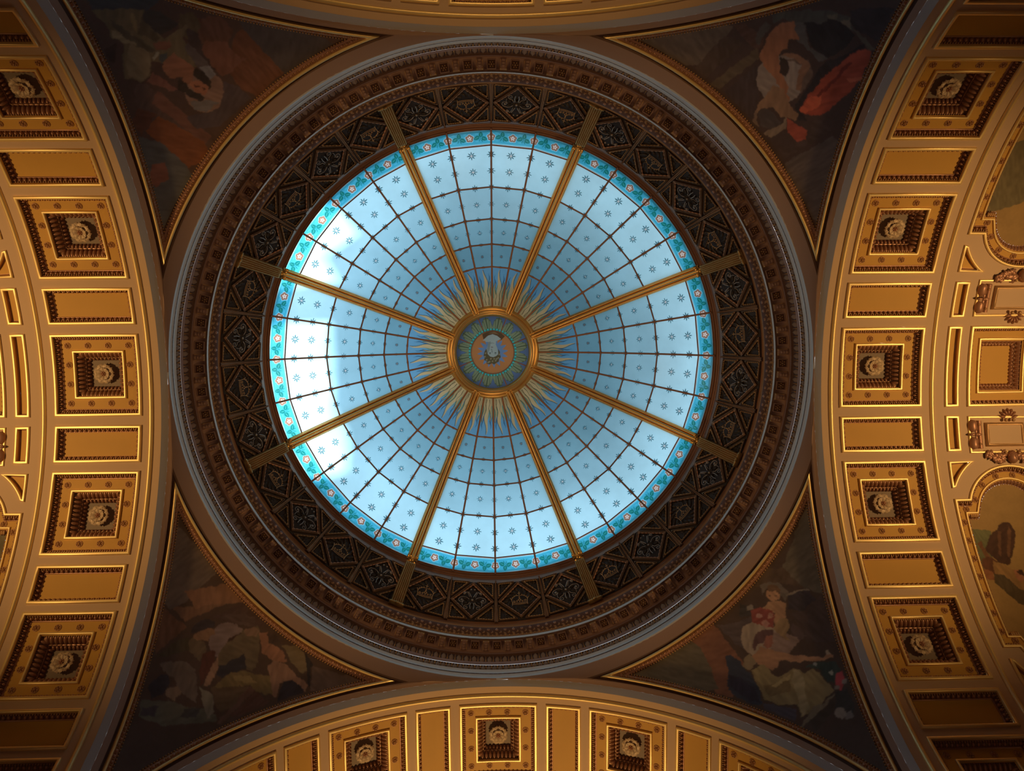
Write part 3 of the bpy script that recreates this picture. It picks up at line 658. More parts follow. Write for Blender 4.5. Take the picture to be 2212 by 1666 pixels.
def eggdart(mb, poly, p1, p2, ma, mb_, mc, sp=.0135):
    orn(mb, EGG, poly, p1, p2, sp, sp * .30, ma, .60, .32, .0048); orn(mb, PYR, poly, p1, p2, sp, sp * .14, mb_, .58, .36, .0046, 0., False)
    orn(mb, BEAD, poly, p1, p2, sp * .5, .0022, mc, .16, .12, .0034)
def flower_mesh():
    m = MB(); m2 = MB()
    for lay, (n, r0, r1, z0_, z1, z2, off) in enumerate(((8, .006, .0320, .014, .022, .016, 0), (8, .005, .0205, .018, .025, .024, .5))):
        for k in range(n):
            a = (k + off) * 2 * math.pi / n; G = []
            for i, t in enumerate(np.linspace(0, 1, 8)):
                r = r0 + (r1 - r0) * t; wd = (math.pi / n) * r1 * (.22 + .78 * math.sin(min(1, t * 1.15) * math.pi * .5)) * (1 if t < .8 else 1 - (t - .8) * 2.4) * .93; zz = z0_ + (z1 - z0_) * math.sin(t * math.pi * .62) + (z2 - z1) * t ** 3; row = []
                for v in np.linspace(-1, 1, 7):
                    q = r - .0038 * (t > .9) * (abs(v) < .4) - .003 * (t > .9) * (abs(v) > .9); row.append((q * math.cos(a) - v * wd * math.sin(a), q * math.sin(a) + v * wd * math.cos(a), -(zz + .0020 * abs(v) ** 2 - .0014 * (abs(v) < .1))))
                G.append(row)
            m.grid(G, 0, True)
    m.tube([(0, 0, z) for z in (.001, -.008, -.016)], [.010, .008, .007], 10)
    for k in range(6): a = k * math.pi / 3; m2.inst(BEAD, (.0052 * math.cos(a), .0052 * math.sin(a), -.021), (.0028, 0, 0), (0, .0028, 0), (0, 0, .0035))
    m2.inst(BALL, (0, 0, -.022), (.0034, 0, 0), (0, .0034, 0), (0, 0, .0055))
    return m, m2
def floret_mesh():
    m = MB(); m.inst(BALL, (0, 0, -.002), (.0028, 0, 0), (0, .0028, 0), (0, 0, .0035))
    for k in range(6):
        a = k * math.pi / 3; m.inst(EGG, (.0056 * math.cos(a), .0056 * math.sin(a), 0), (.0030 * math.cos(a + .6), .0030 * math.sin(a + .6), 0), (-.0022 * math.sin(a + .6), .0022 * math.cos(a + .6), 0), (0, 0, -.0032))
    m.tube([(.0088 * math.cos(a), .0088 * math.sin(a), -.0008) for a in np.linspace(0, 2 * math.pi, 16, endpoint=False)], .0012, 5, closed=True)
    return m
def pos(o, u, s_, h):      # put a part at a bent place, tangent to the vault
    p = bend([(u, s_, h)])[0] * A; a = s_ / RA; o.location = p; o.rotation_euler = (-a, 0, 0); return o
floret0 = None
def floret(par, u, s_, h):
    global floret0
    if floret0 is None: o = floret0 = floret_mesh().build('floret', [floretm])
    else: o = floret0.copy(); COL.objects.link(o)
    o.parent = par; return pos(o, u, s_, h)
FD = .018
def frame_part(t, poly, w1=.009, prd=.007, name='gilded_frame', base=0.):
    m = MB(); chain(m, poly, roll(0, w1, base, prd) + [(w1, base + .002)], 0); return m.build(name, [gilt], t, bend)
def wall_part(t, poly, p1, p2, name='egg_and_dart_moulding'):
    m = MB(); dw, dh = p2[0] - p1[0], p2[1] - p1[1]; q = (p1[0] + dw * .80, p1[1] + dh * .80); chain(m, poly, [p1, (p1[0] + dw * .12, p1[1] + dh * .22), (p1[0] + dw * .36, p1[1] + dh * .54), (q[0] - dw * .04, q[1])], 3, False); chain(m, poly, [(q[0] - dw * .04, q[1]), (q[0] + dw * .1, q[1] - dh * .02), p2], 0); eggdart(m, poly, p1, q, 0, 1, 2); return m.build(name, [copper, giltd, giltd, wallg], t, bend)
SU, SS = .128, .1235
def square_coffer():
    t = empty('square_coffer'); P = dens(rect(SU, SS))
    frame_part(t, P); wall_part(t, P, (.009, .002), (.0215, FD))
    m = MB(); G = [[(x, y, FD) for x, y in inset(P, w_)] for w_ in (.0215, .060)]; m.grid(np.array(G), 0, False, False, True); m.build('ochre_border', [ochre], t, bend)
    for k in range(12):
        g = (-.0893, -.0298, .0298, .0893); s_ = k // 3; i = k % 3
        x, y = [(g[i], -.0855), (.0893, g[i] * .957), (g[3 - i], .0855), (-.0893, g[3 - i] * .957)][s_]
        floret(t, x, y, FD - .0005)
    m = MB(); chain(m, P, roll(.0515, .0585, FD, .007) + [(.0585, FD + .004)], 0); f = m.build('inner_frame', [gilt], t, bend)
    m = MB()
    a, b, c, d = (.0585, FD + .002), (.0755, .041), (.0775, .042), (.0855, .058)
    chain(m, P, [a, (.0630, FD + .011), b], 1, False); chain(m, P, [b, c], 0); chain(m, P, [c, (.0800, .050), d], 1, False)
    orn(m, EGG, P, a, b, .0125, .0052, 0, .5, .48, .0062); orn(m, PYR, P, a, b, .0125, .0008, 2, .5, .45, .0040, 0., False)
    orn(m, BEAD, P, b, d, .0135, .0042, 2, .03, .05, .0026); orn(m, EGG, P, c, d, .011, .0040, 0, .5, .4, .004)
    for sx in (-1, 1):
        for sy in (-1, 1):
            cx_, cy_ = sx * (SU - .068), sy * (SS - .068)
            for k in range(5): aa = math.atan2(sy, sx) + (k - 2) * .6; m.inst(LEAF, (cx_ + .004 * math.cos(aa), cy_ + .004 * math.sin(aa), .030), (-.003 * math.sin(aa), .003 * math.cos(aa), 0), (.007 * math.cos(aa), .007 * math.sin(aa), -.002), (0, 0, -.005), 2)
    m.build('gadrooned_cove', [copper, wallg, giltd], t, bend)
    m = MB(); cap(m, inset(P, .0850), .058, 0); m.build('recessed_ground', [backp], t, bend)
    fm, f2 = flower_mesh(); f = fm.build('rosette', [petal], t); f['label'] = 'big pale open rosette'; pos(f, 0, 0, .058); fc = f2.build('rosette_centre', [copper], f)
    return t
def oblong_coffer():
    t = empty('oblong_coffer'); P = dens(rect(.127, .0555)); frame_part(t, P); wall_part(t, P, (.009, .002), (.0205, FD)); m = MB(); cap(m, inset(P, .0205), FD, 0); m.build('ochre_panel', [ochre], t, bend); return t
def narrow_coffer(sh):
    t = empty('narrow_coffer'); P = dens(rect(.0215, sh)); frame_part(t, P, .0085, .006); m = MB(); chain(m, P, [(.0085, .002), (.0100, .0085), (.0115, .009)], 0, False); m.build('bevel', [copper], t, bend); m = MB(); cap(m, inset(P, .0115), .009, 0); m.build('ochre_panel', [ochre], t, bend); return t
UL, SL = 1.57, .45
def tri_poly(sg):
    a0 = math.atan2(.292 - SL, 1.464 - UL); a1 = math.atan2(.375 - SL, 1.403 - UL) - 0
    a0 %= 2 * math.pi; a1 %= 2 * math.pi
    pts = [(1.384, .375), (1.384, .292)] + [(UL + .19 * math.cos(a), SL + .19 * math.sin(a)) for a in np.linspace(a0, a1, 9)]
    return [(x, sg * y) for x, y in pts]
def lun_poly():
    aw, s0, s1, c0, c1, r = .186, .407, .853, .45, .81, .146; P = []
    t1 = math.asin((s1 - c1) / r)
    P += [(aw, s0), (aw, s1), (r * math.cos(t1), s1)] + [(r * math.cos(t), c1 + r * math.sin(t)) for t in np.linspace(t1, math.pi - t1, 25)[1:-1]]
    P += [(-r * math.cos(t1), s1), (-aw, s1), (-aw, s0), (-r * math.cos(t1), s0)] + [(r * math.cos(t), c0 + r * math.sin(t)) for t in np.linspace(math.pi + t1, 2 * math.pi - t1, 25)[1:-1]] + [(r * math.cos(t1), s0)]
    return P
ARCH = {'right': (1, 0), 'lower': (0, 1), 'left': (-1, 0), 'upper': (0, -1)}
def arch_frame(k, u, s_):
    dx, dy = ARCH[k]; o = np.array([dx, dy, 0.]); y = np.array([-dy, dx, 0.]); a = s_ / RA; z = np.array([0, 0, 1.])
    n_ = math.cos(a) * z + math.sin(a) * y; yy = math.cos(a) * y - math.sin(a) * z; p = o * u + n_ * RA + np.array([0, 0, ZS])
    M = Matrix.Identity(4)
    for i in range(3): M[i][0], M[i][1], M[i][2], M[i][3] = o[i], yy[i], n_[i], p[i] * A
    M[2][3] += H0; return M
D2S = RA * math.pi / 180
SQ_T = [0, 24.5, 48.85, 73.2]; OB_T = [12.3, 36.8, 61.1]
# which side of the photograph a positive s lies on
SIDE = {'right': ('below', 'above'), 'lower': ('to the left of', 'to the right of'), 'left': ('above', 'below'), 'upper': ('to the right of', 'to the left of')}
def inview(M, pad=60):
    p = np.array(M.translation) - np.array(camo.matrix_world.translation); Rw = np.array(camo.matrix_world)[:3, :3]; d = Rw.T @ p
    u, v = 1106 + F_PX * d[0] / -d[2], 833 - F_PX * d[1] / -d[2]; return -pad < u < 2212 + pad and -pad < v < 1666 + pad and d[2] < 0
CANV = []
def soffit(k, holes):
    m = MB(); S_ = RA * R(89.5); cap(m, [(1.0, -S_), (2.3, -S_), (2.3, S_), (1.0, S_)], 0, 0, holes, .035)
    o = m.build({'right': 'ceiling_right_arch', 'left': 'ceiling_left_arch', 'lower': 'ceiling_lower_arch', 'upper': 'ceiling_upper_arch'}[k], [plaster], None, bend)
    o.matrix_world = arch_frame(k, 0, 0); o['kind'] = 'structure'
sq0 = square_coffer(); ob0 = oblong_coffer(); nl0 = narrow_coffer(.125); ns0 = narrow_coffer(.0555); USED = set()
def use(src):
    if src.name in USED: return copy_thing(src)
    USED.add(src.name); return src
WORDN = ['at its crown', 'first', 'second', 'third']
for k in ARCH:
    holes = []
    def put(src, u, s_, hu, hs, label, cat, group, pad):
        M = arch_frame(k, u, s_)
        if not inview(M, pad): return
        o = use(src); o.matrix_world = M; tag(o, label, cat, group); holes.append([(u - hu, s_ - hs), (u + hu, s_ - hs), (u + hu, s_ + hs), (u - hu, s_ + hs)])
    for i, t in enumerate(SQ_T):
        for sg in ((1,) if i == 0 else (1, -1)):
            w_ = SIDE[k][0 if sg > 0 else 1]
            lab = 'square gilded coffer with big rosette, %s arch, %s' % (k, 'at its crown' if i == 0 else '%s one %s the crown' % (WORDN[i], w_))
            put(sq0, 1.185, sg * t * D2S, SU - .004, SS - .004, lab, 'coffer', 'square coffers of the %s arch' % k, 150)
    for i, t in enumerate(OB_T):
        for sg in (1, -1):
            w_ = SIDE[k][0 if sg > 0 else 1]
            put(ob0, 1.185, sg * t * D2S, .127 - .004, .0515, 'oblong gilded coffer with ochre panel, %s arch, %s one %s the crown' % (k, WORDN[i + 1], w_), 'coffer', 'oblong coffers of the %s arch' % k, 110)
    if k in ('right', 'left'):
        out = 'right' if k == 'right' else 'left'
        put(nl0, 1.4075, 0, .0185, .122, 'long narrow gilded slot panel at the crown of the %s arch' % k, 'coffer', 'narrow slot panels of the %s arch' % k, 60)
        for sg in (1, -1):
            put(ns0, 1.4075, sg * 12.35 * D2S, .0185, .0525, 'short narrow gilded slot panel just %s the crown of the %s arch' % (SIDE[k][0 if sg > 0 else 1], k), 'coffer', 'narrow slot panels of the %s arch' % k, 60)
        # triangles
        for sg in (1, -1):
            for q, tp in enumerate(((.375, .292), (.885, .968))):
                P = tri_poly(sg)
                if q: P = [(x, sg * (2 * .63 - abs(y))) for x, y in P]
                cu, cs = 1.41, sg * (.333 if not q else .927); P = [(x - cu, y - cs) for x, y in P]
                if not inview(arch_frame(k, cu, cs), 40): continue
                P = dens(P); t = empty('triangular_coffer', arch_frame(k, cu, cs)); frame_part(t, P, .0075, .006)
                m = MB(); chain(m, P, [(.0075, .002), (.0090, .009), (.0105, .0095)], 0, False); m.build('bevel', [copper], t, bend)
                m = MB(); cap(m, inset(P, .0105), .0095, 0); m.build('ochre_panel', [ochre], t, bend)
                tag(t, 'three-cornered gilded slot panel, %s arch, %s one %s the crown' % (k, 'first' if not q else 'second', SIDE[k][0 if sg > 0 else 1]), 'coffer', 'three-cornered panels of the %s arch' % k)
                holes.append([(x + cu, y + cs) for x, y in inset(P, .004)])
        # big square at the crown
        P = dens(rect(.114, .125)); t = empty('framed_ceiling_panel', arch_frame(k, UL, 0), 'broad gilded ochre panel with a small sunken square, at the crown, %s edge' % out, 'ceiling panel')
        frame_part(t, P); wall_part(t, P, (.009, .002), (.0195, FD), 'outer_moulding')
        m = MB(); G = [[(x, y, FD) for x, y in inset(P, w_)] for w_ in (.0195, .050)]; m.grid(np.array(G), 0, False, False, True); m.build('ochre_border', [ochre], t, bend)
        m = MB(); chain(m, P, roll(.0400, .0465, FD, .006) + [(.0465, FD + .004)], 0); m.build('inner_frame', [gilt], t, bend)
        m = MB(); a, b, c, d = (.0465, FD + .002), (.0590, .036), (.0605, .037), (.0680, .048)
        chain(m, P, [a, (.0520, FD + .005), b, c, d], 0); orn(m, EGG, P, a, b, .0125, .0052, 0, .5, .48, .0042); orn(m, BEAD, P, b, d, .0135, .0042, 1, .03, .05, .0026); orn(m, EGG, P, c, d, .010, .0040, 0, .5, .4, .004)
        m.build('gadrooned_cove', [copper, giltd], t, bend)
        m = MB(); cap(m, inset(P, .0675), .048, 0); m.build('ochre_panel', [ochre], t, bend)
        holes.append([(x + UL, y) for x, y in inset(P, .004)])
        for sg in (1, -1):
            # cartouche
            sc = sg * 12.6 * D2S; P = dens(rect(.114, .0575)); wd = SIDE[k][0 if sg > 0 else 1]
            if inview(arch_frame(k, 1.46, sc), 10):
                t = empty('scroll_cartouche', arch_frame(k, UL, sc), 'gilded scroll-ended cartouche with shell and mask just %s the crown, %s edge' % (wd, out), 'cartouche')
                frame_part(t, P, .007, .005)
                m = MB(); chain(m, P, [(.007, .001), (.012, .004)], 0); cap(m, inset(P, .012), .004, 0); m.build('ground', [plaster], t, bend)
                Q = dens(rect(.052, .029)); m = MB(); chain(m, Q, [(-.008, .004), (-.006, -.006), (0, -.007), (.001, -.003)], 1); cap(m, inset(Q, .001), -.003, 0); tb = m.build('tablet', [plaster, giltd], t, bend)
                for sx in (-1, 1):
                    m = MB()
                    for sy in (-1, 1):
                        G = []      # rolled scroll end
                        m.tube([(sx * (.098 + .004 * math.sin(v)), sy * y, -.004) for v, y in zip(np.linspace(0, 3, 7), np.linspace(.010, .044, 7))], [.010, .0125, .013, .0135, .0135, .0125, .009], 10, 0)
                        m.inst(BALL, (sx * .088, sy * .030, -.016), (.004, 0, 0), (0, .004, 0), (0, 0, .004), 1)
                    m.tube([(sx * .080, y, -.002) for y in np.linspace(-.043, .043, 9)], .007, 8, 0)
                    m.build('scroll_end', [copper, giltd], t, bend)
                    m = MB()
                    for kk_ in range(4): aa = kk_ * math.pi / 2; m.inst(LEAF, (sx * .098 + .010 * math.cos(aa), .010 * math.sin(aa), -.014), (-.0045 * math.sin(aa), .0045 * math.cos(aa), 0), (.010 * math.cos(aa), .010 * math.sin(aa), 0), (0, 0, -.006))
                    m.inst(BALL, (sx * .098, 0, -.017), (.0045, 0, 0), (0, .0045, 0), (0, 0, .004)); m.build('cross_leaf', [copper], t, bend)
                m = MB()       # shell on the crown side
                for q in range(7):
                    aa = (q - 3) * .42; dx_, dy_ = math.sin(aa), -sg * math.cos(aa)
                    m.inst(EGG, (dx_ * .021 + .012, -sg * .048 + dy_ * .021, -.002), (dx_ * .0125, dy_ * .0125, 0), (-dy_ * .0042, dx_ * .0042, 0), (0, 0, -.010), 0)
                for sx in (-1, 1): m.inst(BALL, (.012 + sx * .0115, -sg * .044, -.011), (.0055, 0, 0), (0, .0055, 0), (0, 0, .0055), 1)
                s__ = m.build('shell', [copper, giltd], t, bend); s__['label'] = 'small ribbed scallop shell'
                m = MB()       # mask with a garland either side
                c0 = (.012, sg * .072)
                m.inst(BALL, (c0[0], c0[1], -.010), (.0150, 0, 0), (0, .0195, 0), (0, 0, .014), 0); m.inst(BEAD, (c0[0], c0[1] - sg * .001, -.023), (.0022, 0, 0), (0, .0055, 0), (0, 0, .0035), 0)
                for sx in (-1, 1):
                    m.inst(BEAD, (c0[0] + sx * .0052, c0[1] + sg * .004 * -1, -.0205), (.0028, 0, 0), (0, .0014, 0), (0, 0, .0014), 0); m.inst(BALL, (c0[0] + sx * .021, c0[1] - sg * .014, -.011), (.0055, 0, 0), (0, .0055, 0), (0, 0, .0055), 1)
                m.inst(BEAD, (c0[0], c0[1] + sg * .0085, -.0205), (.0036, 0, 0), (0, .0012, 0), (0, 0, .0018), 0)
                for q in range(9): m.inst(EGG, (c0[0] + (q - 4) * .0034, c0[1] - sg * (.0165 - .0006 * (q - 4) ** 2), -.009), (.0019, 0, 0), (0, .006, 0), (0, 0, -.008), 0)
                mk = m.build('mask', [copper, giltd], t, bend); mk['label'] = 'small moulded face mask with gilt ear bosses'
                for sx in (-1, 1):
                    m = MB(); rnd = random.Random(7)
                    for q in range(38):
                        f = q / 37; uu = c0[0] + sx * (.022 + .058 * f); ss = c0[1] + sg * (-.004 + .010 * math.sin(f * 5) + rnd.uniform(-.013, .013)) * (1 - .3 * f); aa = rnd.random() * 6.28; L_ = .0125 - .004 * f
                        m.inst(LEAF, (uu, ss, -.005 - .005 * rnd.random()), (L_ * .5 * math.cos(aa), L_ * .5 * math.sin(aa), 0), (-L_ * math.sin(aa), L_ * math.cos(aa), -.002), (0, 0, -.006), 0)
                    m.build('garland', [copper], t, bend)
                holes.append([(x + UL, y + sc) for x, y in inset(P, .003)])
            # long arched painted panel
            sc = sg * .63; P = lun_poly(); P = [(x, sg * y - sc) for x, y in P]
            if sg < 0: P = P[::-1]
            P = dens(P); t = empty('arched_painted_panel', arch_frame(k, UL, sc), None, 'painted panel', 'arched painted panels of the side arches')
            t['label'] = 'arched painting in a gilded rosette frame %s the crown at the %s edge%s' % (wd, out, ', winged nude' if k == 'right' and sg > 0 else '')
            frame_part(t, P, .008, .006); wall_part(t, P, (.008, .002), (.0205, FD))
            m = MB(); G = [[(x, y, FD) for x, y in inset(P, w_)] for w_ in (.0205, .045)]; m.grid(np.array(G), 0, False, False, True); m.build('ochre_border', [ochre], t, bend)
            O, T, N = along(P, .029, .054, .5)
            for q in O: floret(t, q[0], q[1], FD - .0005)
            m = MB(); chain(m, P, roll(.0370, .0425, FD, .005) + [(.0425, FD + .003)], 0); m.build('inner_frame', [gilt], t, bend)
            m = MB(); a, b = (.0425, FD + .002), (.0560, .036); chain(m, P, [a, (.048, FD + .005), b], 0); orn(m, EGG, P, a, b, .0105, .0043, 0, .42, .40, .0042); orn(m, BEAD, P, a, b, .0075, .0024, 1, .95, .10, .0024)
            for sx in (-1, 1):
                for sy in (.407 + .050, .853 - .050):
                    for q in range(8): m.inst(LEAF, (sx * (.131 - .006 * (q % 4)), sg * sy - sc + .004 * (q // 4) * (1 if sy > .6 else -1), .020), (.0030, 0, 0), (0, .0055, 0), (0, 0, -.006), 1)
            m.build('gadrooned_cove', [copper, giltd], t, bend)
            # canvas: a grid of coloured vertices clipped by the cove
            PC = inset(P, .0545); xs = np.linspace(-.14, .14, 150); ys = np.linspace(sg * .29 - sc, sg * .97 - sc, 360); XX, YY = np.meshgrid(xs, ys, indexing='ij')
            CANV.append((t, PC, XX, YY, sc, k, sg))
            holes.append([(x + UL, y + sc) for x, y in inset(P, .004)])
    soffit(k, holes)
    # long gilded fillets along the soffit
    for uc in (1.030, 1.345):
        m = MB(); G = []
        for s_ in np.linspace(-RA * R(85), RA * R(85), 90): G.append([(uc + x, s_, z) for x, z in [(-.0065, .0), (-.0060, -.003), (-.0045, -.0062), (-.0015, -.008), (.0015, -.008), (.0045, -.0062), (.0060, -.003), (.0065, .0)]])
        m.grid(G, 0, True); TRIM[0] += 1; o = m.build('trim_%d' % TRIM[0], [gilt], None, bend); o.matrix_world = arch_frame(k, 0, 0); o['kind'] = 'structure'

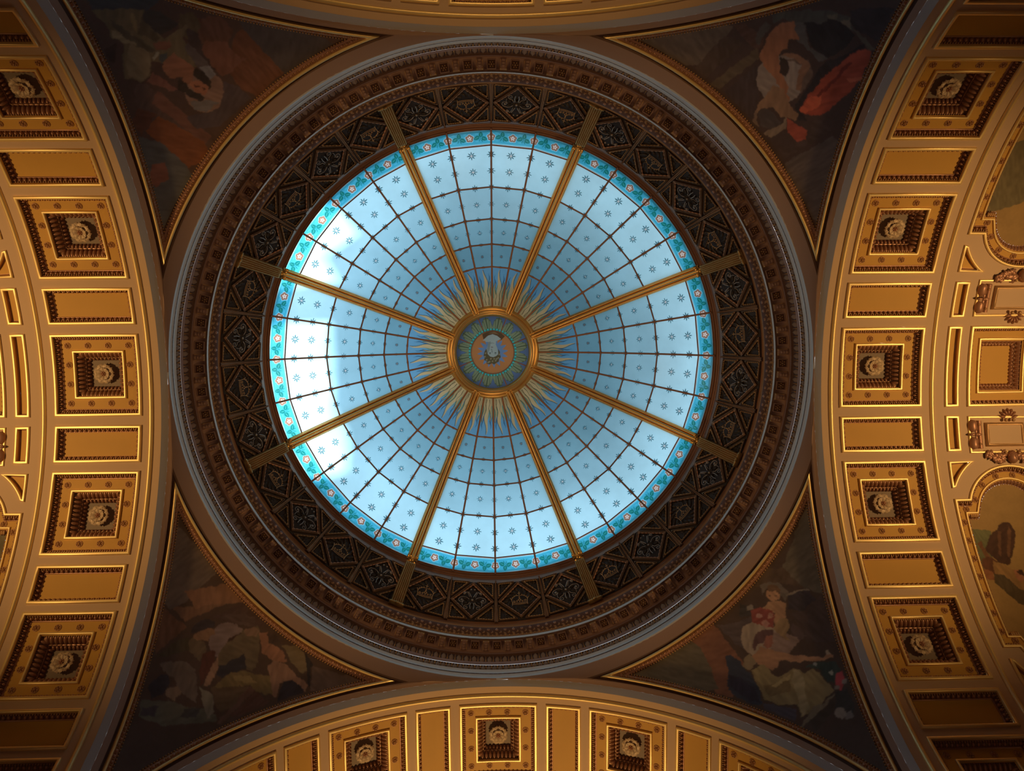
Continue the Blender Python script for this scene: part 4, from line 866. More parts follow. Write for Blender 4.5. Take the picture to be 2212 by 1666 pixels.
PAINT = {'TL':((54,39,33),[((48,42,41),[(-9.9,33.5),(-14.5,37.2),(-21.3,43.1),(-18.9,46.6),(-10.4,42.0),(-9.6,36.3)] ),
((74,44,30),[(-8.0,34.5),(-9.7,34.5),(-10.4,41.4),(-4.9,41.7),(-3.9,39.7),(-4.2,37.5),(-6.8,35.6)] ),
((66,42,32),[(-5.9,30.2),(-8.4,31.8),(-8.6,34.0),(-6.1,35.1),(-4.3,32.8)] ),
((60,48,33),[(-4.8,28.7),(-6.2,29.4),(-5.7,31.4),(-3.4,31.8),(-3.8,29.5)] ),
((44,34,32),[(-4.3,30.3),(-4.9,31.6),(-3.7,33.8),(-3.4,35.9),(-1.9,35.6),(-2.3,33.1)] ),
((78,48,36),[(-4.8,32.8),(-6.8,34.4),(-6.7,36.8),(-7.7,37.4),(-4.6,37.5),(-3.1,37.2),(-3.3,35.5),(-3.8,33.3)] ),
((60,44,38),[(5.1,30.1),(4.2,31.3),(4.3,39.8),(5.4,42.5),(8.8,42.3),(8.5,36.5),(7.6,32.5)] ),
((76,48,38),[(3.9,32.8),(4.6,41.0),(6.2,40.9),(5.7,33.0)] ),
((84,46,26),[(6.6,34.5),(5.9,40.8),(7.6,42.6),(10.6,40.8),(9.3,34.3)] ),
((64,38,28),[(7.4,32.1),(6.4,34.3),(10.3,34.2),(9.0,32.5)] ),
((58,56,54),[(10.4,34.0),(9.5,36.5),(10.4,40.4),(11.5,42.3),(21.0,41.7),(23.7,40.8),(12.4,35.3)] ),
((88,52,40),[(12.8,37.0),(11.7,38.2),(13.5,39.5),(15.6,38.6),(14.8,37.5)] ),
((52,42,42),[(-2.9,37.7),(-3.8,39.3),(-4.2,41.4),(2.4,41.0),(5.0,39.1),(4.5,37.1),(1.9,38.9)] ),
((92,68,56),[(-1.8,38.6),(-0.8,39.1),(0.3,39.3),(1.5,39.1),(2.3,38.5),(2.9,37.7),(2.9,36.8),(2.6,35.9),(1.9,35.2),(1.0,34.8),(-0.0,34.6),(-1.0,34.8),(-1.9,35.3),(-2.5,36.1),(-2.7,37.0),(-2.4,37.9)] ),
((76,68,64),[(2.4,36.5),(0.9,37.6),(-0.1,39.0),(2.1,38.6),(3.0,37.4)] ),
((40,42,44),[(0.8,20.5),(-4.7,26.1),(-2.5,26.2),(-0.6,25.7),(0.7,23.6),(1.2,21.8)] ),
((40,36,33),[(-1.9,25.8),(-3.1,26.4),(-3.8,28.3),(-3.9,29.5),(-1.6,28.9),(-1.2,27.1)] ),
((74,62,44),[(1.3,21.8),(-0.4,23.6),(-2.5,25.9),(-1.4,26.1),(-1.5,29.6),(-4.5,30.0),(-4.4,30.5),(-3.2,30.7),(-1.8,34.3),(-1.1,34.0),(-1.1,31.2),(0.8,31.2),(1.5,30.1),(3.0,31.0),(4.4,30.8),(5.0,29.1),(3.4,27.5),(2.0,26.7),(2.3,25.1),(1.5,23.6)] ),
((88,74,54),[(1.6,27.1),(0.9,28.8),(1.4,29.8),(2.9,30.8),(4.2,30.8),(4.6,29.4),(3.6,28.0)] ),
((98,84,62),[(1.6,24.5),(1.1,26.2),(1.2,27.8),(2.0,26.5),(2.2,25.4)] ),
((92,76,50),[(-1.4,25.1),(-0.0,27.0),(-0.5,25.3)] ),
((56,48,36),[(0.9,23.7),(0.4,27.4),(0.3,29.7),(0.9,29.4),(1.5,25.7)] ),
((60,50,36),[(-1.5,26.0),(-1.3,29.2),(-0.7,29.1),(-0.0,27.0)] ),
((38,26,22),[(3.8,25.5),(2.5,26.0),(4.3,27.2),(4.6,26.6)] ),
((62,52,48),[(-3.2,31.6),(-3.3,34.0),(-2.8,36.4),(-1.4,36.3),(-1.8,34.3),(-2.3,32.0)] ),
((86,80,78),[(-2.0,34.4),(-3.1,35.4),(-2.8,36.4),(-1.4,36.3)] ),
((100,64,46),[(-1.1,31.2),(-1.4,34.3),(-0.9,34.4),(0.5,35.3),(1.6,34.6),(0.4,33.8),(1.8,32.9),(1.5,31.7),(0.6,31.2)] ),
((50,52,50),[(0.4,30.3),(-0.6,30.7),(-0.1,31.1),(0.9,31.2)] ),
((110,100,82),[(0.4,29.8),(0.1,30.2),(1.2,30.3),(1.2,29.9)] ),
((86,54,40),[(-0.2,28.9),(-1.8,30.1),(-1.4,30.7),(0.2,29.9)] ),
((34,28,24),[(0.9,33.7),(0.9,34.3),(1.1,35.1),(1.0,36.0),(0.5,37.5),(1.5,37.2),(1.9,36.0),(2.2,34.4)] ),
((34,28,24),[(-1.4,34.3),(-1.8,35.0),(-1.7,36.2),(-0.9,37.3),(-0.3,37.0),(-0.7,35.8),(-0.5,34.7)] ),
((112,70,50),[(0.3,34.9),(-0.8,35.8),(-0.7,37.0),(0.4,37.2),(0.9,36.4),(0.8,35.3)] ),
((60,34,28),[(0.3,35.5),(-0.0,36.0),(0.5,35.9)] ),
((60,34,28),[(-0.1,36.3),(-0.2,36.8),(0.2,36.7)] ),
((84,52,42),[(2.6,31.0),(2.2,34.4),(2.9,34.1),(4.0,31.2)])]),'TR':((48,36,33),[((66,55,47),[(22.3,42.7),(17.1,38.1),(10.4,34.2),(10.1,40.4),(12.8,41.4)] ),
((58,40,34),[(10.6,34.2),(9.3,33.3),(6.0,33.2),(5.6,34.9),(7.9,34.7)] ),
((64,52,40),[(6.0,34.6),(4.9,35.4),(6.1,41.5),(7.9,41.5)] ),
((52,40,34),[(10.7,35.9),(7.9,35.1),(9.0,41.6),(11.2,41.2)] ),
((46,36,35),[(4.5,36.0),(0.9,38.9),(-1.0,41.3),(5.3,41.3)] ),
((56,50,46),[(7.5,31.7),(6.6,31.6),(6.2,34.3),(7.1,34.1),(7.6,32.4)] ),
((98,84,76),[(-1.5,33.2),(-2.3,34.1),(-2.7,35.2),(-2.6,36.4),(-1.9,37.4),(-0.8,38.1),(0.6,38.3),(2.0,38.1),(3.1,37.5),(3.9,36.5),(4.1,35.4),(3.9,34.3),(3.1,33.3),(2.1,32.7),(0.9,32.5),(-0.4,32.7)] ),
((74,58,50),[(2.1,33.3),(0.1,31.4),(-1.8,32.3),(-2.7,34.8),(-0.6,35.2)] ),
((104,90,82),[(2.0,33.3),(0.3,32.4),(-1.1,34.0),(-2.7,34.8),(-0.6,35.2),(0.5,34.9)] ),
((52,50,46),[(7.5,30.7),(5.3,28.1),(2.1,25.4),(0.5,24.8),(-0.8,25.5),(1.3,26.4),(2.4,28.0),(4.0,29.5),(6.1,30.0),(6.6,31.3)] ),
((72,66,56),[(2.5,26.7),(2.0,25.4),(1.6,26.1)] ),
((76,68,58),[(1.3,26.2),(0.5,24.8),(-0.5,25.6)] ),
((62,58,56),[(4.7,29.7),(4.1,28.8),(1.2,30.3),(-1.3,29.7),(-0.9,30.8),(1.3,30.7),(3.2,30.8)] ),
((26,24,26),[(4.1,28.7),(2.5,27.8),(2.0,26.3),(0.3,25.8),(-1.3,25.7),(-1.6,27.4),(-1.4,29.7),(0.8,30.1),(2.1,29.7)] ),
((36,30,32),[(1.3,24.3),(-1.6,20.5),(-3.0,22.9),(-3.2,24.4),(-0.8,25.3),(0.4,25.0)] ),
((62,54,46),[(-0.5,25.4),(-1.1,25.1),(-3.9,25.0),(-3.9,25.5),(-2.8,25.6)] ),
((32,28,30),[(-1.4,30.0),(-2.2,28.3),(-2.8,25.4),(-3.1,25.7),(-2.9,29.2),(-3.5,33.6),(-4.6,36.1),(-6.2,36.2),(-5.4,36.9),(-3.4,36.2),(-2.5,33.4),(-1.5,31.2)] ),
((112,48,34),[(-3.2,25.7),(-3.9,25.4),(-5.8,28.3),(-6.3,30.2),(-6.8,34.3),(-5.4,35.9),(-4.4,36.1),(-3.4,34.3),(-2.9,31.6),(-2.6,28.1)] ),
((136,62,42),[(-3.7,34.3),(-4.4,32.6),(-5.4,34.0),(-5.3,35.9),(-4.4,36.1)] ),
((80,30,24),[(-3.3,28.4),(-3.7,27.9),(-4.6,33.4),(-4.1,33.4)] ),
((128,64,46),[(-4.6,29.4),(-5.7,28.0),(-6.0,28.4),(-5.1,29.5)] ),
((106,68,48),[(5.9,30.4),(4.9,29.5),(3.8,30.2),(2.9,30.5),(3.8,31.4),(3.0,32.2),(3.5,33.3),(1.9,34.4),(-0.2,35.2),(-2.6,36.4),(-2.3,36.7),(0.9,35.9),(3.7,35.7),(5.1,35.2),(5.6,33.6),(6.3,32.0)] ),
((96,68,52),[(3.1,33.3),(2.0,32.0),(0.2,31.6),(-0.4,31.6),(-1.3,33.4),(-2.3,34.5),(-1.7,34.8),(-0.5,33.6),(0.3,32.3),(1.3,32.6)] ),
((40,30,26),[(2.9,33.6),(2.0,33.3),(1.1,33.7),(0.5,34.7),(1.5,34.8)] ),
((98,72,54),[(0.8,36.5),(-0.5,35.9),(-3.0,36.6),(-4.6,36.5),(-5.3,37.3),(-3.4,38.3),(-1.6,38.4),(-0.7,39.6),(-0.8,40.9),(0.3,39.4),(0.4,38.1)] ),
((84,66,54),[(-0.3,40.5),(-0.4,39.9),(-1.3,40.9),(-2.6,41.1),(-1.5,41.4)] ),
((52,44,42),[(-0.7,40.1),(-1.2,39.0),(-2.7,38.8),(-3.9,38.7),(-4.9,39.9),(-2.7,40.9)] ),
((88,72,60),[(-3.7,41.2),(-4.0,40.3),(-4.3,38.7),(-3.9,37.8),(-5.3,38.7),(-5.1,40.9)] ),
((110,50,38),[(-4.2,38.0),(-6.2,37.2),(-7.4,36.8),(-8.4,37.7),(-7.8,38.8),(-6.0,38.8)] ),
((50,38,34),[(-6.4,35.2),(-9.3,34.3),(-9.0,41.1),(-7.3,41.0),(-8.3,37.4)] ),
((62,52,48),[(-10.0,34.7),(-10.8,34.4),(-14.9,37.7),(-22.0,41.1),(-14.2,42.7),(-9.6,41.3)])]),'BL':((50,37,31),[((66,54,47),[(-24.2,41.9),(-21.1,40.8),(-9.7,42.5),(-9.3,36.4),(-9.8,34.6),(-11.3,34.3),(-20.5,39.5)] ),
((78,54,40),[(-9.8,34.9),(-3.7,42.1),(-5.1,39.5),(-7.2,34.9)] ),
((70,46,34),[(-10.6,34.1),(-6.4,34.7),(-6.6,29.8),(-8.5,31.1)] ),
((88,60,44),[(-10.6,37.2),(-5.9,43.4),(-2.6,42.0),(-6.2,38.8),(-7.6,37.0)] ),
((50,36,33),[(-4.9,37.6),(-3.1,41.6),(0.9,42.0),(3.1,42.1),(1.8,40.7),(-0.6,39.7),(-2.3,38.7)] ),
((56,42,38),[(-4.3,38.2),(-1.9,40.7),(0.6,41.3),(1.1,40.5),(-2.3,38.7)] ),
((84,68,64),[(1.8,38.4),(2.4,37.6),(2.5,36.7),(2.1,35.8),(1.4,35.1),(0.5,34.7),(-0.6,34.6),(-1.7,34.8),(-2.6,35.3),(-3.2,36.1),(-3.4,36.9),(-3.1,37.8),(-2.5,38.6),(-1.5,39.1),(-0.3,39.2),(0.9,39.0)] ),
((66,54,40),[(0.0,39.1),(1.3,40.7),(2.5,40.4),(3.9,38.6),(5.0,37.4),(5.1,36.2),(3.9,35.5),(2.9,36.9),(0.8,33.9),(-0.3,35.0),(-0.6,36.8)] ),
((86,64,50),[(0.1,39.3),(1.2,40.5),(2.2,40.4),(2.5,39.6),(1.1,38.9)] ),
((38,24,20),[(-0.7,36.3),(-0.4,37.9),(0.1,39.0),(-0.2,37.3)] ),
((30,28,32),[(0.9,34.0),(2.6,37.0),(4.2,35.7),(2.6,34.0),(2.3,33.2),(1.4,33.1)] ),
((36,30,32),[(-5.9,35.1),(-5.8,36.0),(-5.4,37.0),(-4.2,37.4),(-3.5,37.1),(-4.0,36.4),(-4.6,35.4),(-5.1,34.5)] ),
((92,66,48),[(-4.6,35.4),(-4.0,36.6),(-3.3,36.8),(-2.8,36.5),(-2.9,36.0),(-2.9,35.4),(-4.1,34.4),(-4.7,34.3)] ),
((70,56,42),[(-4.8,34.2),(-3.1,35.0),(-2.0,34.5),(-1.7,32.9),(-3.0,32.9),(-4.5,32.8)] ),
((46,38,28),[(-6.0,32.9),(-5.0,34.0),(-3.8,33.1),(-5.0,31.0),(-6.2,29.6),(-6.2,30.9)] ),
((58,32,26),[(-2.0,33.7),(-1.5,35.0),(-0.7,35.0),(0.1,33.7),(0.8,30.8),(-0.9,32.2)] ),
((100,74,58),[(-0.1,33.8),(-0.0,34.7),(1.0,33.8),(1.5,31.2),(1.0,31.1)] ),
((70,58,50),[(-5.4,29.5),(-4.1,30.9),(-2.9,31.9),(-1.4,31.8),(0.1,30.9),(1.7,29.0),(-1.0,28.7),(-2.6,29.5),(-4.5,29.2)] ),
((84,66,52),[(-2.5,27.9),(-1.4,29.2),(-0.8,28.9),(-0.6,27.5),(-1.8,27.3)] ),
((30,28,32),[(-4.4,26.6),(-4.2,28.7),(-3.6,29.3),(-2.5,28.8),(-2.3,27.2),(-2.9,26.1)] ),
((62,58,48),[(-3.9,25.4),(-2.5,26.1),(-1.5,27.0),(1.1,28.1),(3.5,29.5),(5.3,29.0),(3.3,27.2),(0.2,24.7),(-2.5,23.8)] ),
((82,74,62),[(0.7,30.6),(2.4,31.0),(3.4,30.4),(4.1,29.6),(4.1,28.5),(3.0,29.1),(1.8,29.8)] ),
((42,40,38),[(0.9,27.7),(2.5,29.0),(2.8,27.8),(1.3,26.7)] ),
((42,38,40),[(-3.1,24.7),(-1.8,25.9),(-1.2,24.8),(-2.4,24.0)] ),
((74,60,38),[(2.7,34.2),(4.5,35.6),(6.6,36.3),(8.3,36.8),(9.7,35.1),(7.2,34.2),(6.1,34.6),(4.3,33.2),(2.0,31.7),(2.3,32.9)] ),
((88,72,46),[(3.2,34.1),(5.2,35.3),(6.7,35.2),(4.4,34.0)] ),
((60,46,34),[(1.8,31.6),(6.2,34.4),(6.6,32.2),(5.0,30.0),(3.6,30.3)] ),
((66,46,38),[(6.2,34.4),(7.1,34.4),(5.9,28.8),(5.4,28.6)] ),
((58,38,32),[(7.2,34.2),(9.8,34.2),(7.2,30.7),(6.3,30.1)] ),
((96,64,48),[(2.4,40.3),(3.3,41.1),(4.5,40.0),(7.3,40.2),(8.7,39.4),(6.9,38.5),(4.6,38.5)] ),
((46,34,30),[(3.3,40.8),(4.8,41.5),(6.1,40.9),(5.3,40.2),(4.0,40.5)] ),
((78,64,46),[(6.5,40.8),(8.7,41.7),(10.4,41.5),(12.2,39.9),(11.9,39.0),(9.1,39.7)] ),
((26,24,26),[(10.6,41.5),(12.0,41.2),(12.8,40.6),(12.4,40.2),(14.2,37.9),(13.2,38.5)] ),
((94,68,54),[(6.6,37.8),(7.0,38.8),(9.0,39.1),(11.3,38.5),(13.6,38.3),(13.6,37.4),(11.3,37.5),(9.6,36.7),(10.2,35.1),(9.6,35.0)] ),
((28,26,32),[(9.9,37.0),(11.0,37.9),(13.2,37.6),(13.4,37.2),(10.7,34.6),(10.1,36.0)] ),
((64,50,44),[(12.6,40.6),(21.4,42.0),(20.7,40.6),(14.3,37.7)])]),'BR':((50,38,32),[((66,57,46),[(24.8,42.8),(10.1,40.2),(9.8,36.5),(10.6,34.2),(13.2,36.4),(16.7,39.2)] ),
((58,44,34),[(7.9,42.0),(10.1,40.2),(9.8,36.3),(8.0,39.3),(6.0,40.8),(4.6,41.3)] ),
((52,40,36),[(10.4,34.3),(6.6,29.4),(4.0,32.0),(5.4,35.9),(7.5,34.7)] ),
((82,52,38),[(-4.7,41.7),(-4.9,38.0),(-4.7,35.4),(-9.2,32.9),(-10.8,34.4),(-12.1,42.8),(-6.8,42.3)] ),
((64,56,44),[(-22.5,42.6),(-10.1,43.1),(-8.9,40.2),(-10.1,34.8),(-12.4,35.4)] ),
((56,46,44),[(-2.5,40.3),(0.2,39.3),(2.0,38.8),(-2.7,37.4),(-3.1,35.4),(-4.0,38.2),(-4.5,41.3)] ),
((104,88,74),[(1.5,34.9),(0.6,34.4),(-0.5,34.2),(-1.5,34.4),(-2.5,34.8),(-3.2,35.5),(-3.5,36.4),(-3.4,37.3),(-2.8,38.1),(-1.9,38.7),(-0.7,38.9),(0.4,38.7),(1.4,38.2),(2.1,37.4),(2.3,36.5),(2.1,35.7)] ),
((96,76,66),[(1.4,36.0),(3.2,34.2),(3.4,32.8),(1.0,32.7),(-0.6,34.3)] ),
((60,46,42),[(3.4,32.8),(4.6,32.5),(4.5,34.9),(3.2,34.2)] ),
((72,62,54),[(5.4,41.1),(6.9,40.7),(7.9,39.3),(7.7,37.4),(6.4,37.3),(6.5,38.4),(7.1,39.4),(5.8,40.2),(4.7,40.0)] ),
((40,34,36),[(7.5,37.5),(9.0,36.8),(9.8,35.7),(9.5,34.5),(6.9,34.9),(5.7,36.4)] ),
((90,78,66),[(7.0,37.7),(8.5,37.3),(9.8,36.2),(9.9,35.7),(8.9,36.7),(7.4,37.3)] ),
((116,84,62),[(6.7,38.4),(6.3,38.3),(5.9,38.2),(5.4,38.3),(5.1,38.5),(4.9,38.8),(4.8,39.2),(4.9,39.5),(5.2,39.8),(5.6,39.9),(6.0,40.0),(6.4,39.9),(6.8,39.7),(7.0,39.4),(7.1,39.0),(6.9,38.7)] ),
((70,50,36),[(6.0,40.3),(7.2,39.8),(7.2,38.7),(6.5,38.4),(6.7,39.2),(5.6,39.8)] ),
((60,40,32),[(5.2,39.3),(5.5,39.1),(5.3,39.0)] ),
((60,40,32),[(5.9,38.9),(6.2,38.7),(5.9,38.6)] ),
((112,82,60),[(4.6,38.8),(5.9,37.9),(6.1,37.0),(4.5,35.9),(3.1,35.9),(2.5,36.4),(3.7,37.4),(3.0,38.9)] ),
((100,78,54),[(2.0,36.3),(3.8,36.4),(4.5,35.6),(3.8,34.7),(2.5,34.4),(2.5,33.7),(2.1,34.2),(1.9,35.5)] ),
((40,36,34),[(1.0,41.4),(2.3,39.7),(0.7,39.1),(-0.6,40.2)] ),
((84,74,66),[(1.5,40.5),(2.2,40.1),(1.9,39.5),(1.0,40.0)] ),
((92,44,38),[(1.5,39.6),(2.9,39.2),(3.7,37.8),(3.3,37.0),(2.0,36.3),(1.1,37.4),(0.2,38.7)] ),
((116,84,76),[(2.1,38.3),(2.0,38.2),(1.8,38.2),(1.6,38.2),(1.5,38.3),(1.4,38.4),(1.3,38.5),(1.4,38.7),(1.5,38.8),(1.6,38.9),(1.8,38.9),(2.0,38.9),(2.1,38.8),(2.2,38.7),(2.3,38.5),(2.2,38.4)] ),
((116,80,70),[(2.1,37.0),(1.9,36.9),(1.7,36.9),(1.5,36.9),(1.3,37.0),(1.2,37.2),(1.2,37.3),(1.2,37.5),(1.3,37.6),(1.5,37.7),(1.7,37.7),(1.9,37.7),(2.1,37.6),(2.2,37.5),(2.2,37.3),(2.2,37.2)] ),
((112,78,66),[(3.2,37.2),(3.1,37.2),(2.9,37.2),(2.8,37.2),(2.6,37.3),(2.6,37.4),(2.5,37.5),(2.6,37.6),(2.7,37.7),(2.8,37.8),(3.0,37.8),(3.1,37.8),(3.2,37.7),(3.3,37.6),(3.4,37.5),(3.3,37.4)] ),
((62,42,40),[(-0.6,37.3),(1.1,36.8),(1.8,36.1),(1.2,35.5),(0.5,36.0),(-0.5,35.9),(-1.7,36.0),(-2.5,35.7),(-2.3,36.4)] ),
((98,60,48),[(0.3,36.2),(1.2,35.5),(0.5,35.0),(-0.3,34.6),(-0.8,34.8),(-0.8,35.6)] ),
((112,80,58),[(-1.2,35.6),(-0.7,34.7),(-0.1,33.9),(2.1,31.4),(4.0,29.5),(5.2,28.9),(5.0,28.5),(3.1,29.6),(1.0,31.3),(-0.6,32.8),(-2.3,32.4),(-3.5,34.3),(-3.5,35.4)] ),
((88,74,56),[(-3.3,35.8),(-3.5,34.6),(-4.8,34.3),(-5.2,35.4),(-4.5,35.8)] ),
((110,96,80),[(4.8,29.7),(5.3,29.5),(5.2,28.9),(4.7,29.1)] ),
((94,80,54),[(-4.8,34.2),(-2.8,33.8),(-2.6,32.3),(-2.1,31.3),(0.2,31.0),(0.7,30.3),(0.8,29.7),(1.9,29.3),(2.3,28.6),(2.0,26.9),(2.1,25.8),(-1.0,25.8),(-3.4,26.1),(-2.6,27.5),(-4.5,28.9),(-5.7,30.4),(-5.4,31.9)] ),
((108,94,68),[(0.0,30.9),(0.5,30.3),(0.0,29.0),(-1.3,27.3),(-1.8,26.3),(-3.2,26.1),(-1.9,28.6),(-1.2,30.0)] ),
((78,64,42),[(-4.7,31.8),(-3.1,31.1),(-1.3,30.3),(-2.0,29.2),(-3.6,29.8),(-4.9,30.3)] ),
((112,96,66),[(-3.8,31.2),(-0.8,30.8),(-1.1,30.3),(-3.5,30.7)] ),
((32,36,44),[(-6.4,37.7),(-5.6,37.3),(-5.2,35.7),(-5.1,34.0),(-5.4,31.9),(-6.3,30.2),(-7.4,30.8),(-9.0,33.2),(-9.0,34.6),(-7.6,35.7)] ),
((28,28,38),[(-7.8,35.5),(-6.5,34.4),(-5.8,32.2),(-6.5,30.4),(-7.8,32.1),(-8.6,34.4)] ),
((48,44,50),[(-6.1,30.2),(-4.6,28.7),(-3.2,27.2),(-4.3,26.3),(-5.5,28.1),(-6.5,29.8)] ),
((36,44,40),[(1.3,30.2),(3.1,29.5),(4.8,28.0),(4.5,26.9),(2.7,26.2),(2.1,27.0),(2.5,28.8)] ),
((112,108,96),[(3.5,27.3),(3.4,27.2),(3.3,27.2),(3.2,27.3),(3.1,27.3),(3.0,27.4),(3.0,27.5),(3.0,27.6),(3.1,27.7),(3.2,27.7),(3.3,27.8),(3.4,27.7),(3.5,27.7),(3.6,27.6),(3.6,27.5),(3.6,27.4)] ),
((100,100,96),[(2.7,29.4),(2.6,29.4),(2.5,29.3),(2.4,29.4),(2.4,29.4),(2.3,29.5),(2.3,29.6),(2.3,29.6),(2.3,29.7),(2.4,29.8),(2.5,29.8),(2.6,29.8),(2.7,29.7),(2.8,29.6),(2.8,29.6),(2.8,29.5)] ),
((120,46,48),[(3.6,27.1),(4.4,26.7),(3.5,25.6),(2.5,25.3),(2.5,26.2)] ),
((100,88,80),[(3.9,25.5),(3.8,25.4),(3.7,25.4),(3.6,25.5),(3.5,25.5),(3.4,25.6),(3.4,25.7),(3.4,25.8),(3.5,25.9),(3.6,26.0),(3.7,26.0),(3.9,26.0),(4.0,25.9),(4.0,25.8),(4.0,25.7),(4.0,25.6)] ),
((90,80,72),[(2.7,25.8),(2.6,25.7),(2.5,25.7),(2.4,25.7),(2.3,25.8),(2.3,25.9),(2.2,26.0),(2.3,26.0),(2.3,26.1),(2.4,26.2),(2.5,26.2),(2.6,26.2),(2.7,26.1),(2.7,26.0),(2.8,25.9),(2.7,25.9)] ),
((38,36,34),[(2.0,25.6),(3.5,25.1),(2.6,23.1),(1.1,22.2),(0.5,24.2)] ),
((96,84,74),[(1.1,23.1),(0.9,22.9),(0.7,22.9),(0.4,22.9),(0.2,23.1),(0.0,23.3),(-0.1,23.5),(-0.0,23.7),(0.1,24.0),(0.3,24.1),(0.6,24.2),(0.9,24.1),(1.1,24.0),(1.3,23.8),(1.3,23.5),(1.3,23.3)] ),
((88,78,72),[(1.6,22.4),(1.5,22.3),(1.3,22.3),(1.1,22.3),(1.0,22.4),(0.8,22.5),(0.8,22.7),(0.8,22.9),(0.9,23.0),(1.1,23.1),(1.3,23.1),(1.4,23.1),(1.6,23.0),(1.7,22.9),(1.7,22.7),(1.7,22.5)] ),
((80,70,56),[(1.9,25.5),(1.5,25.3),(-3.9,25.3),(-4.2,25.5),(-1.4,26.1),(-0.2,25.7)] ),
((44,36,30),[(1.4,25.2),(0.6,24.3),(-2.9,23.8),(-3.6,25.2)])])}

# ------------------------------------------------------------------ paint on vertices
def vnoise(X, Y, sc, seed):
    g = np.random.default_rng(seed).random((256, 256)); x, y = X * sc + 40, Y * sc + 40; i, j = np.floor(x).astype(int), np.floor(y).astype(int); fx, fy = x - i, y - j; fx = fx * fx * (3 - 2 * fx); fy = fy * fy * (3 - 2 * fy)
    G = lambda a, b: g[a % 256, b % 256]
    return (G(i, j) * (1 - fx) + G(i + 1, j) * fx) * (1 - fy) + (G(i, j + 1) * (1 - fx) + G(i + 1, j + 1) * fx) * fy
def paint(X, Y, bgc, polys, K, unit, seed=1, fade=.24):
    wx = X + (vnoise(X, Y, 3 / unit, seed) - .5) * unit * .15 + (vnoise(X, Y, 9 / unit, seed + 5) - .5) * unit * .07
    wy = Y + (vnoise(X, Y, 3 / unit, seed + 1) - .5) * unit * .15 + (vnoise(X, Y, 9 / unit, seed + 6) - .5) * unit * .07
    Cc = np.zeros(X.shape + (3,)); Cc[:] = lin(bgc)
    for c, p in polys:
        M = inside(p, wx, wy); l = np.array(lin(c))
        cx_, cy_ = np.mean([q[0] for q in p]), np.mean([q[1] for q in p]); ex = max(q[0] for q in p) - min(q[0] for q in p); ey = max(q[1] for q in p) - min(q[1] for q in p)
        ang = (hash(p[0]) % 7) * .45; fold = .80 + .40 * vnoise((X * math.cos(ang) + Y * math.sin(ang)) * 3.2, (Y * math.cos(ang) - X * math.sin(ang)) * .8, 2 / unit, seed + 9)
        Cc[M] = (l[None] * fold[M][:, None])
    Cc = (Cc * (1 - fade) + np.array(lin(bgc)) * fade) * np.array([.88, 1.0, 1.12])
    n = .86 + .16 * vnoise(X, Y, 1.2 / unit, seed + 2) + .10 * vnoise(X, Y, 6 / unit, seed + 3)
    Cc *= n[..., None] * K
    # soften edges
    for _ in range(1): Cc[1:-1, 1:-1] = (Cc[1:-1, 1:-1] * 4 + Cc[:-2, 1:-1] + Cc[2:, 1:-1] + Cc[1:-1, :-2] + Cc[1:-1, 2:]) / 8
    return np.clip(Cc, 0.004, .85)
cm_ = bpy.data.materials.new('painted_canvas'); cm_.use_nodes = True; nt = cm_.node_tree; b_ = nt.nodes['Principled BSDF']; at = nt.nodes.new('ShaderNodeVertexColor'); at.layer_name = 'paint'
nt.links.new(at.outputs['Color'], b_.inputs['Base Color']); b_.inputs['Roughness'].default_value = .6; b_.inputs['Specular IOR Level'].default_value = .2
def canvas(name, P3, keep, col, parent, fn=None):
    a, b = keep.shape; idx = np.arange(a * b).reshape(a, b); q = keep[:-1, :-1] & keep[1:, :-1] & keep[1:, 1:] & keep[:-1, 1:]
    F = np.stack([idx[:-1, :-1][q], idx[1:, :-1][q], idx[1:, 1:][q], idx[:-1, 1:][q]], 1); usedv = np.unique(F); remap = -np.ones(a * b, int); remap[usedv] = np.arange(len(usedv))
    V = P3.reshape(-1, 3)[usedv]; V = fn(V) if fn else V; F = remap[F]; me = bpy.data.meshes.new(name); me.from_pydata((V * A).tolist(), [], F.tolist()); me.materials.append(cm_)
    ca = me.color_attributes.new('paint', 'FLOAT_COLOR', 'POINT'); cc = np.ones((len(usedv), 4)); cc[:, :3] = col.reshape(-1, 3)[usedv]; ca.data.foreach_set('color', cc.ravel()); me.update()
    me.polygons.foreach_set('use_smooth', [True] * len(F))
    o = bpy.data.objects.new(name, me); COL.objects.link(o); o.parent = parent; return o
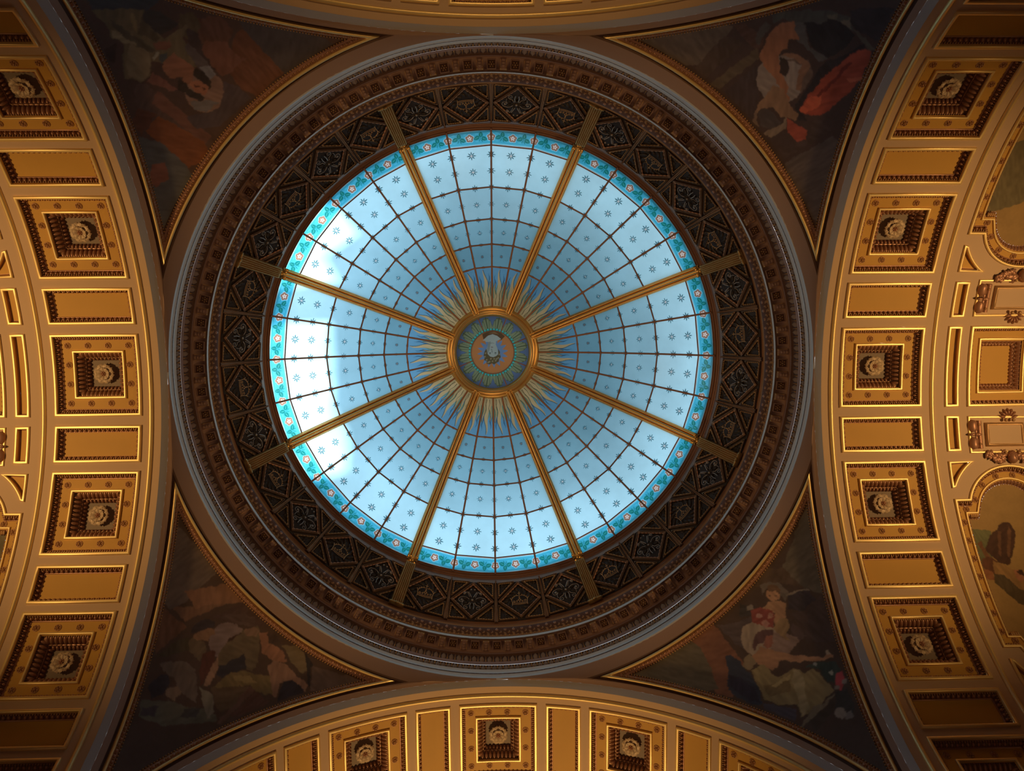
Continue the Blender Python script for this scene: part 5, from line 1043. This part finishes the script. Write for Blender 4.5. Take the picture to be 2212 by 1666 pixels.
FIG = [((88, 84, 56), [(1.43, .49), (1.497, .497), (1.50, .53), (1.47, .60), (1.43, .62)]),
 ((96, 62, 40), [(1.444, .536), (1.463, .528), (1.458, .542), (1.476, .571), (1.485, .588), (1.462, .580), (1.455, .565), (1.45, .545)]),
 ((84, 50, 34), [(1.438, .602), (1.446, .578), (1.468, .572), (1.49, .586), (1.474, .628), (1.448, .612)]), ((120, 74, 48), [(1.440, .607), (1.466, .618), (1.465, .644), (1.436, .636)]),
 ((62, 38, 30), [(1.544, .472), (1.562, .472), (1.570, .495), (1.568, .518), (1.548, .560), (1.530, .590), (1.520, .602), (1.493, .590), (1.476, .566), (1.462, .549), (1.472, .538), (1.480, .526), (1.492, .512), (1.500, .503), (1.514, .495), (1.524, .482), (1.534, .478)]),
 ((92, 60, 42), [(1.555, .480), (1.560, .500), (1.530, .580), (1.525, .570)]), ((90, 58, 42), [(1.520, .495), (1.530, .500), (1.505, .575), (1.500, .565)]),
 ((126, 92, 56), [(1.478, .585), (1.506, .598), (1.526, .609), (1.560, .640), (1.550, .700), (1.500, .650), (1.470, .620)]),
 ((74, 58, 40), [(1.469, .622), (1.497, .628), (1.520, .660), (1.56, .69), (1.58, .74), (1.530, .722), (1.511, .712), (1.482, .675), (1.461, .650)]),
 ((134, 86, 62), [(1.530, .612), (1.552, .615), (1.556, .640), (1.540, .650), (1.528, .636)]), ((56, 34, 26), [(1.536, .618), (1.556, .612), (1.560, .632), (1.548, .630)])]
for (t, PC, XX, YY, sc, k, sg) in CANV:
    keep = inside(PC, XX, YY); pl = []
    if k == 'right' and sg > 0: pl = [(c, [(x - UL, y - sc) for x, y in p]) for c, p in FIG]
    else: pl = [((96, 82, 58), [(-.14, sg * .45 - sc), (.0, sg * .5 - sc), (.14, sg * .62 - sc), (.14, sg * .8 - sc), (-.14, sg * .66 - sc)]), ((92, 62, 44), [(-.02, sg * .50 - sc), (.06, sg * .56 - sc), (.05, sg * .72 - sc), (-.03, sg * .68 - sc)]), ((70, 46, 34), [(-.01, sg * .62 - sc), (.09, sg * .68 - sc), (.07, sg * .8 - sc), (-.02, sg * .76 - sc)])]
    canvas('canvas', np.stack([XX, YY, np.full(XX.shape, .0345)], 2), keep, paint(XX, YY, (136, 104, 62), pl, 1.7, .03, 3, 0.), t, bend)

# ------------------------------------------------------------------ pendentives
def spt(x, y, h=0.):
    z = math.sqrt(max(0, SP * SP - x * x - y * y)); k = (SP + h) / SP; return (x * k, y * k, ZS + z * k)
def loop(c, rr, h, n1=48, n2=64):
    """closed loop on the sphere in the +x +y quadrant: ring side, y side down, corner, x side up"""
    rho = math.sqrt(SP * SP - c * c); P = []
    t0 = math.sqrt(max(rr * rr - c * c, 1e-6)); a0 = math.asin(t0 / rr)      # azimuth of the tip near the x side
    for a in np.linspace(a0, math.pi / 2 - a0, n2): P.append(spt(rr * math.cos(a), rr * math.sin(a), h))
    th0 = math.asin(min(1, t0 / rho)); end = c if c * math.sqrt(2) < SP else math.sqrt(SP * SP - c * c); th1 = math.asin(min(1, end / rho))
    for th in np.linspace(th0, th1, n1)[1:]: P.append(spt(rho * math.sin(th), c, h))
    for th in np.linspace(th1, th0, n1)[0 if end != c else 1:]: P.append(spt(c, rho * math.sin(th), h))
    if end == c: P.append(P[-1])
    return P
def side_samples(c, rr, h, sp, which):
    rho = math.sqrt(SP * SP - c * c); t0 = math.sqrt(max(rr * rr - c * c, 1e-6))
    if which == 'ring':
        a0 = math.asin(t0 / rr); n = int((math.pi / 2 - 2 * a0) * rr / sp); a = a0 + (np.arange(n) + .5) / n * (math.pi / 2 - 2 * a0)
        O = np.array([spt(rr * math.cos(q), rr * math.sin(q), h) for q in a]); T = np.stack([-np.sin(a), np.cos(a), 0 * a], 1)
    else:
        th0 = math.asin(t0 / rho); th1 = math.asin(min(1, c / rho)); n = int((th1 - th0) * rho / sp); th = th0 + (np.arange(n) + .5) / n * (th1 - th0)
        O = np.array([spt(rho * math.sin(q), c, h) for q in th]); T = np.stack([np.cos(th), 0 * th, -np.sin(th)], 1)
        if which == 'x': O = O[:, [1, 0, 2]]; T = T[:, [1, 0, 2]]
    Nn = -(O - np.array([0, 0, ZS])); Nn /= np.linalg.norm(Nn, axis=1, keepdims=True); B = np.cross(Nn, T); return O, T, B, Nn
QUAD = {'lower right': (0, 'BR'), 'lower left': (1, 'BL'), 'upper left': (2, 'TL'), 'upper right': (3, 'TR')}
KP = 4.7
m = MB()
L0 = loop(.985, .982, 0); L1 = loop(.9725, 1.012, 0); m.grid(np.array([L0, L1]), 0, True, False, True)
L2 = loop(.9715, 1.0130, .010); m.grid(np.array([L1, L2]), 0, False, False, True); m.grid(np.array([L2, loop(.945, 1.040, .0105)]), 1, True, False, True)
pend = m.build('ceiling_pendentive', [pplaster, cdark]); pend['kind'] = 'structure'; pend.location = ORG
m = MB()
def fl(c0, r0, h0): return loop(c0, r0, h0)
prof = [(.0065, .0100), (.0065, .003)] + [(.0065 + .0055 * (1 - math.cos(t)) / 2, .001 - .0045 * math.sin(t)) for t in np.linspace(0, math.pi, 6)] + [(.0122, .006)]
m.grid(np.array([loop(.9725 - w_, 1.0115 + w_, h) for w_, h in prof]), 0, True, False, True)
tpl = empty('pendentive_painting'); fr = m.build('gilded_frame', [gilt], tpl)
m = MB(); m.grid(np.array([loop(.9725 - w_, 1.0115 + w_, h) for w_, h in ((.0122, .0045), (.017, .0040), (.0205, .0075), (.0225, .0098))]), 0, True, False, True)
for wh in ('ring', 'x', 'y'):
    sg_ = 1 if wh == 'ring' else 1
    O, T, B, Nn = side_samples(.9725 - .0165, 1.0115 + .0165, .0045, .0152, wh); m.inst(EGG, O, T * .0052, B * .0042, Nn * .0042, 0)
    O2 = O + T * .0076; m.inst(EGG, O2, T * .0014, B * .0040, Nn * .0045, 1)
m.build('egg_and_dart_moulding', [copper, giltd], tpl)
m = MB()
for wh in ('ring', 'x', 'y'):
    O, T, B, Nn = side_samples(.9725 - .0232, 1.0115 + .0232, .0085, .0085, wh); m.inst(BEAD, O, T * .0026, B * .0026, Nn * .0030, 0)
m.build('bead_moulding', [giltd], tpl)
WHAT = {'TL': 'corner painting of a dark-haired woman in pale drapery, %s', 'TR': 'corner painting of a bending man beside a red robe, %s',
        'BL': 'corner painting of a group of draped seated women, %s', 'BR': 'corner painting of a seated woman in yellow with winged child, %s'}
EL = np.radians(np.linspace(12, 44, 380)); AZ = np.radians(np.linspace(-27, 27, 460))
TP = [tpl] + [copy_thing(tpl) for _ in range(3)]
for q, (nm, (k, code)) in enumerate(QUAD.items()):
    o = TP[q]; o.location = ORG; o.rotation_euler.z = k * math.pi / 2; tag(o, WHAT[code] % nm, 'painting')
    if q: pc = pend.copy(); COL.objects.link(pc); pc.rotation_euler.z = k * math.pi / 2
    bgc, polys = PAINT[code]
    E_, Z_ = np.meshgrid(EL, AZ, indexing='ij'); az = Z_ + math.pi / 4; ce = np.cos(E_); rr = SP * ce
    X, Y = rr * np.cos(az), rr * np.sin(az); keep = (X < .9525) & (Y < .9525) & (rr > 1.0330); hh = (SP + .0098) / SP
    P3 = np.stack([X * hh, Y * hh, ZS + SP * np.sin(E_) * hh], 2)
    # painting azimuth: measured anticlockwise in the photograph = minus world azimuth
    col = paint(-np.degrees(Z_), np.degrees(E_), bgc, polys, KP, 2.0, 11 * (q + 1))
    canvas('canvas', P3, keep, col, o)
# chamfers between soffits and pendentives
for k in ARCH:
    m = MB(); G = []
    for th in np.linspace(-R(89), R(89), 120):
        row = []
        for (u, r) in ((1.0005, RA - .0005), (.992, .9685), (.985, .976)): row.append((u, r * math.sin(th), r * math.cos(th)))
        G.append(row)
    m.grid(G, 0, True); o = m.build('trim_arch_chamfer', [chamf]); o['kind'] = 'structure'
    dx, dy = ARCH[k]; o.location = ORG + Vector((0, 0, ZS * A)); o.rotation_euler.z = math.atan2(dy, dx)
# walls, piers, floor
zf = ZF
for q, nm in enumerate(('lower_right', 'lower_left', 'upper_left', 'upper_right')):
    m = MB(); line = [(2.3, RA), (1.0, RA), (.985, .976), (.976, .985), (RA, 1.0), (RA, 2.3)]; G = [[(x, y, zf) for x, y in line], [(x, y, ZS + .01) for x, y in line]]
    m.grid(G, 0, False); o = m.build('wall_' + nm, [wallm]); o['kind'] = 'structure'; o.location = ORG; o.rotation_euler.z = q * math.pi / 2
for k in ARCH:
    dx, dy = ARCH[k]; m = MB(); pts = [(2.3, -RA, zf), (2.3, RA, zf)] + [(2.3, RA * math.cos(t), ZS + RA * math.sin(t)) for t in np.linspace(0, math.pi, 40)]
    m.add(pts, [tuple(range(len(pts)))], 0); o = m.build('wall_' + k, [wallm]); o['kind'] = 'structure'; o.location = ORG; o.rotation_euler.z = math.atan2(dy, dx)
m = MB(); m.add([(-2.3, -2.3, zf), (2.3, -2.3, zf), (2.3, 2.3, zf), (-2.3, 2.3, zf)], [(0, 1, 2, 3)], 0); o = m.build('floor', [stonef]); o['kind'] = 'structure'; o.location = ORG
# added unseen slab above the glass, cut to shape sun patches and shade its centre
sunmaskm = mat('sun_mask_grey', (.45, .45, .46), .8)
def slab(pts, z, th=.02, name='ceiling_sun_mask'):
    m = MB(); n = len(pts); m.add([(x, y, z) for x, y in pts] + [(x, y, z + th) for x, y in pts], [tuple(range(n)), tuple(reversed(range(n, 2 * n)))] + [(k, (k + 1) % n, n + (k + 1) % n, n + k) for k in range(n)], 0)
    o = m.build(name, [sunmaskm]); o['kind'] = 'structure'; o.location = ORG; return o
ZR = 3.62
def shade(px_, py_, zt):     # point on the slab whose shadow falls on (px,py) of the glass
    t = (ZR - zt) / -SUN_DIR.z; return (px_ - SUN_DIR.x * t, py_ - SUN_DIR.y * t)

PATCH = [(-.64, -.13), (-.635, .20), (-.585, .30), (-.565, .44), (-.98, .48)]
circ = [((.93 + .42 * max(0, -math.sin(t)) - .06 * max(0, math.sin(t)) - .05 * max(0, math.cos(t))) * math.cos(t), (.93 + .42 * max(0, -math.sin(t)) - .06 * max(0, math.sin(t))) * math.sin(t)) for t in np.linspace(math.pi * .83, -math.pi * .77, 40)]
outl = circ + [(-.55, -.56), (-.51, -.46), (-.62, -.38), (-.60, -.28), (-1.0, -.24), (-1.0, -.15)] + PATCH
slab([shade(x, y, 3.06) for x, y in outl], ZR)
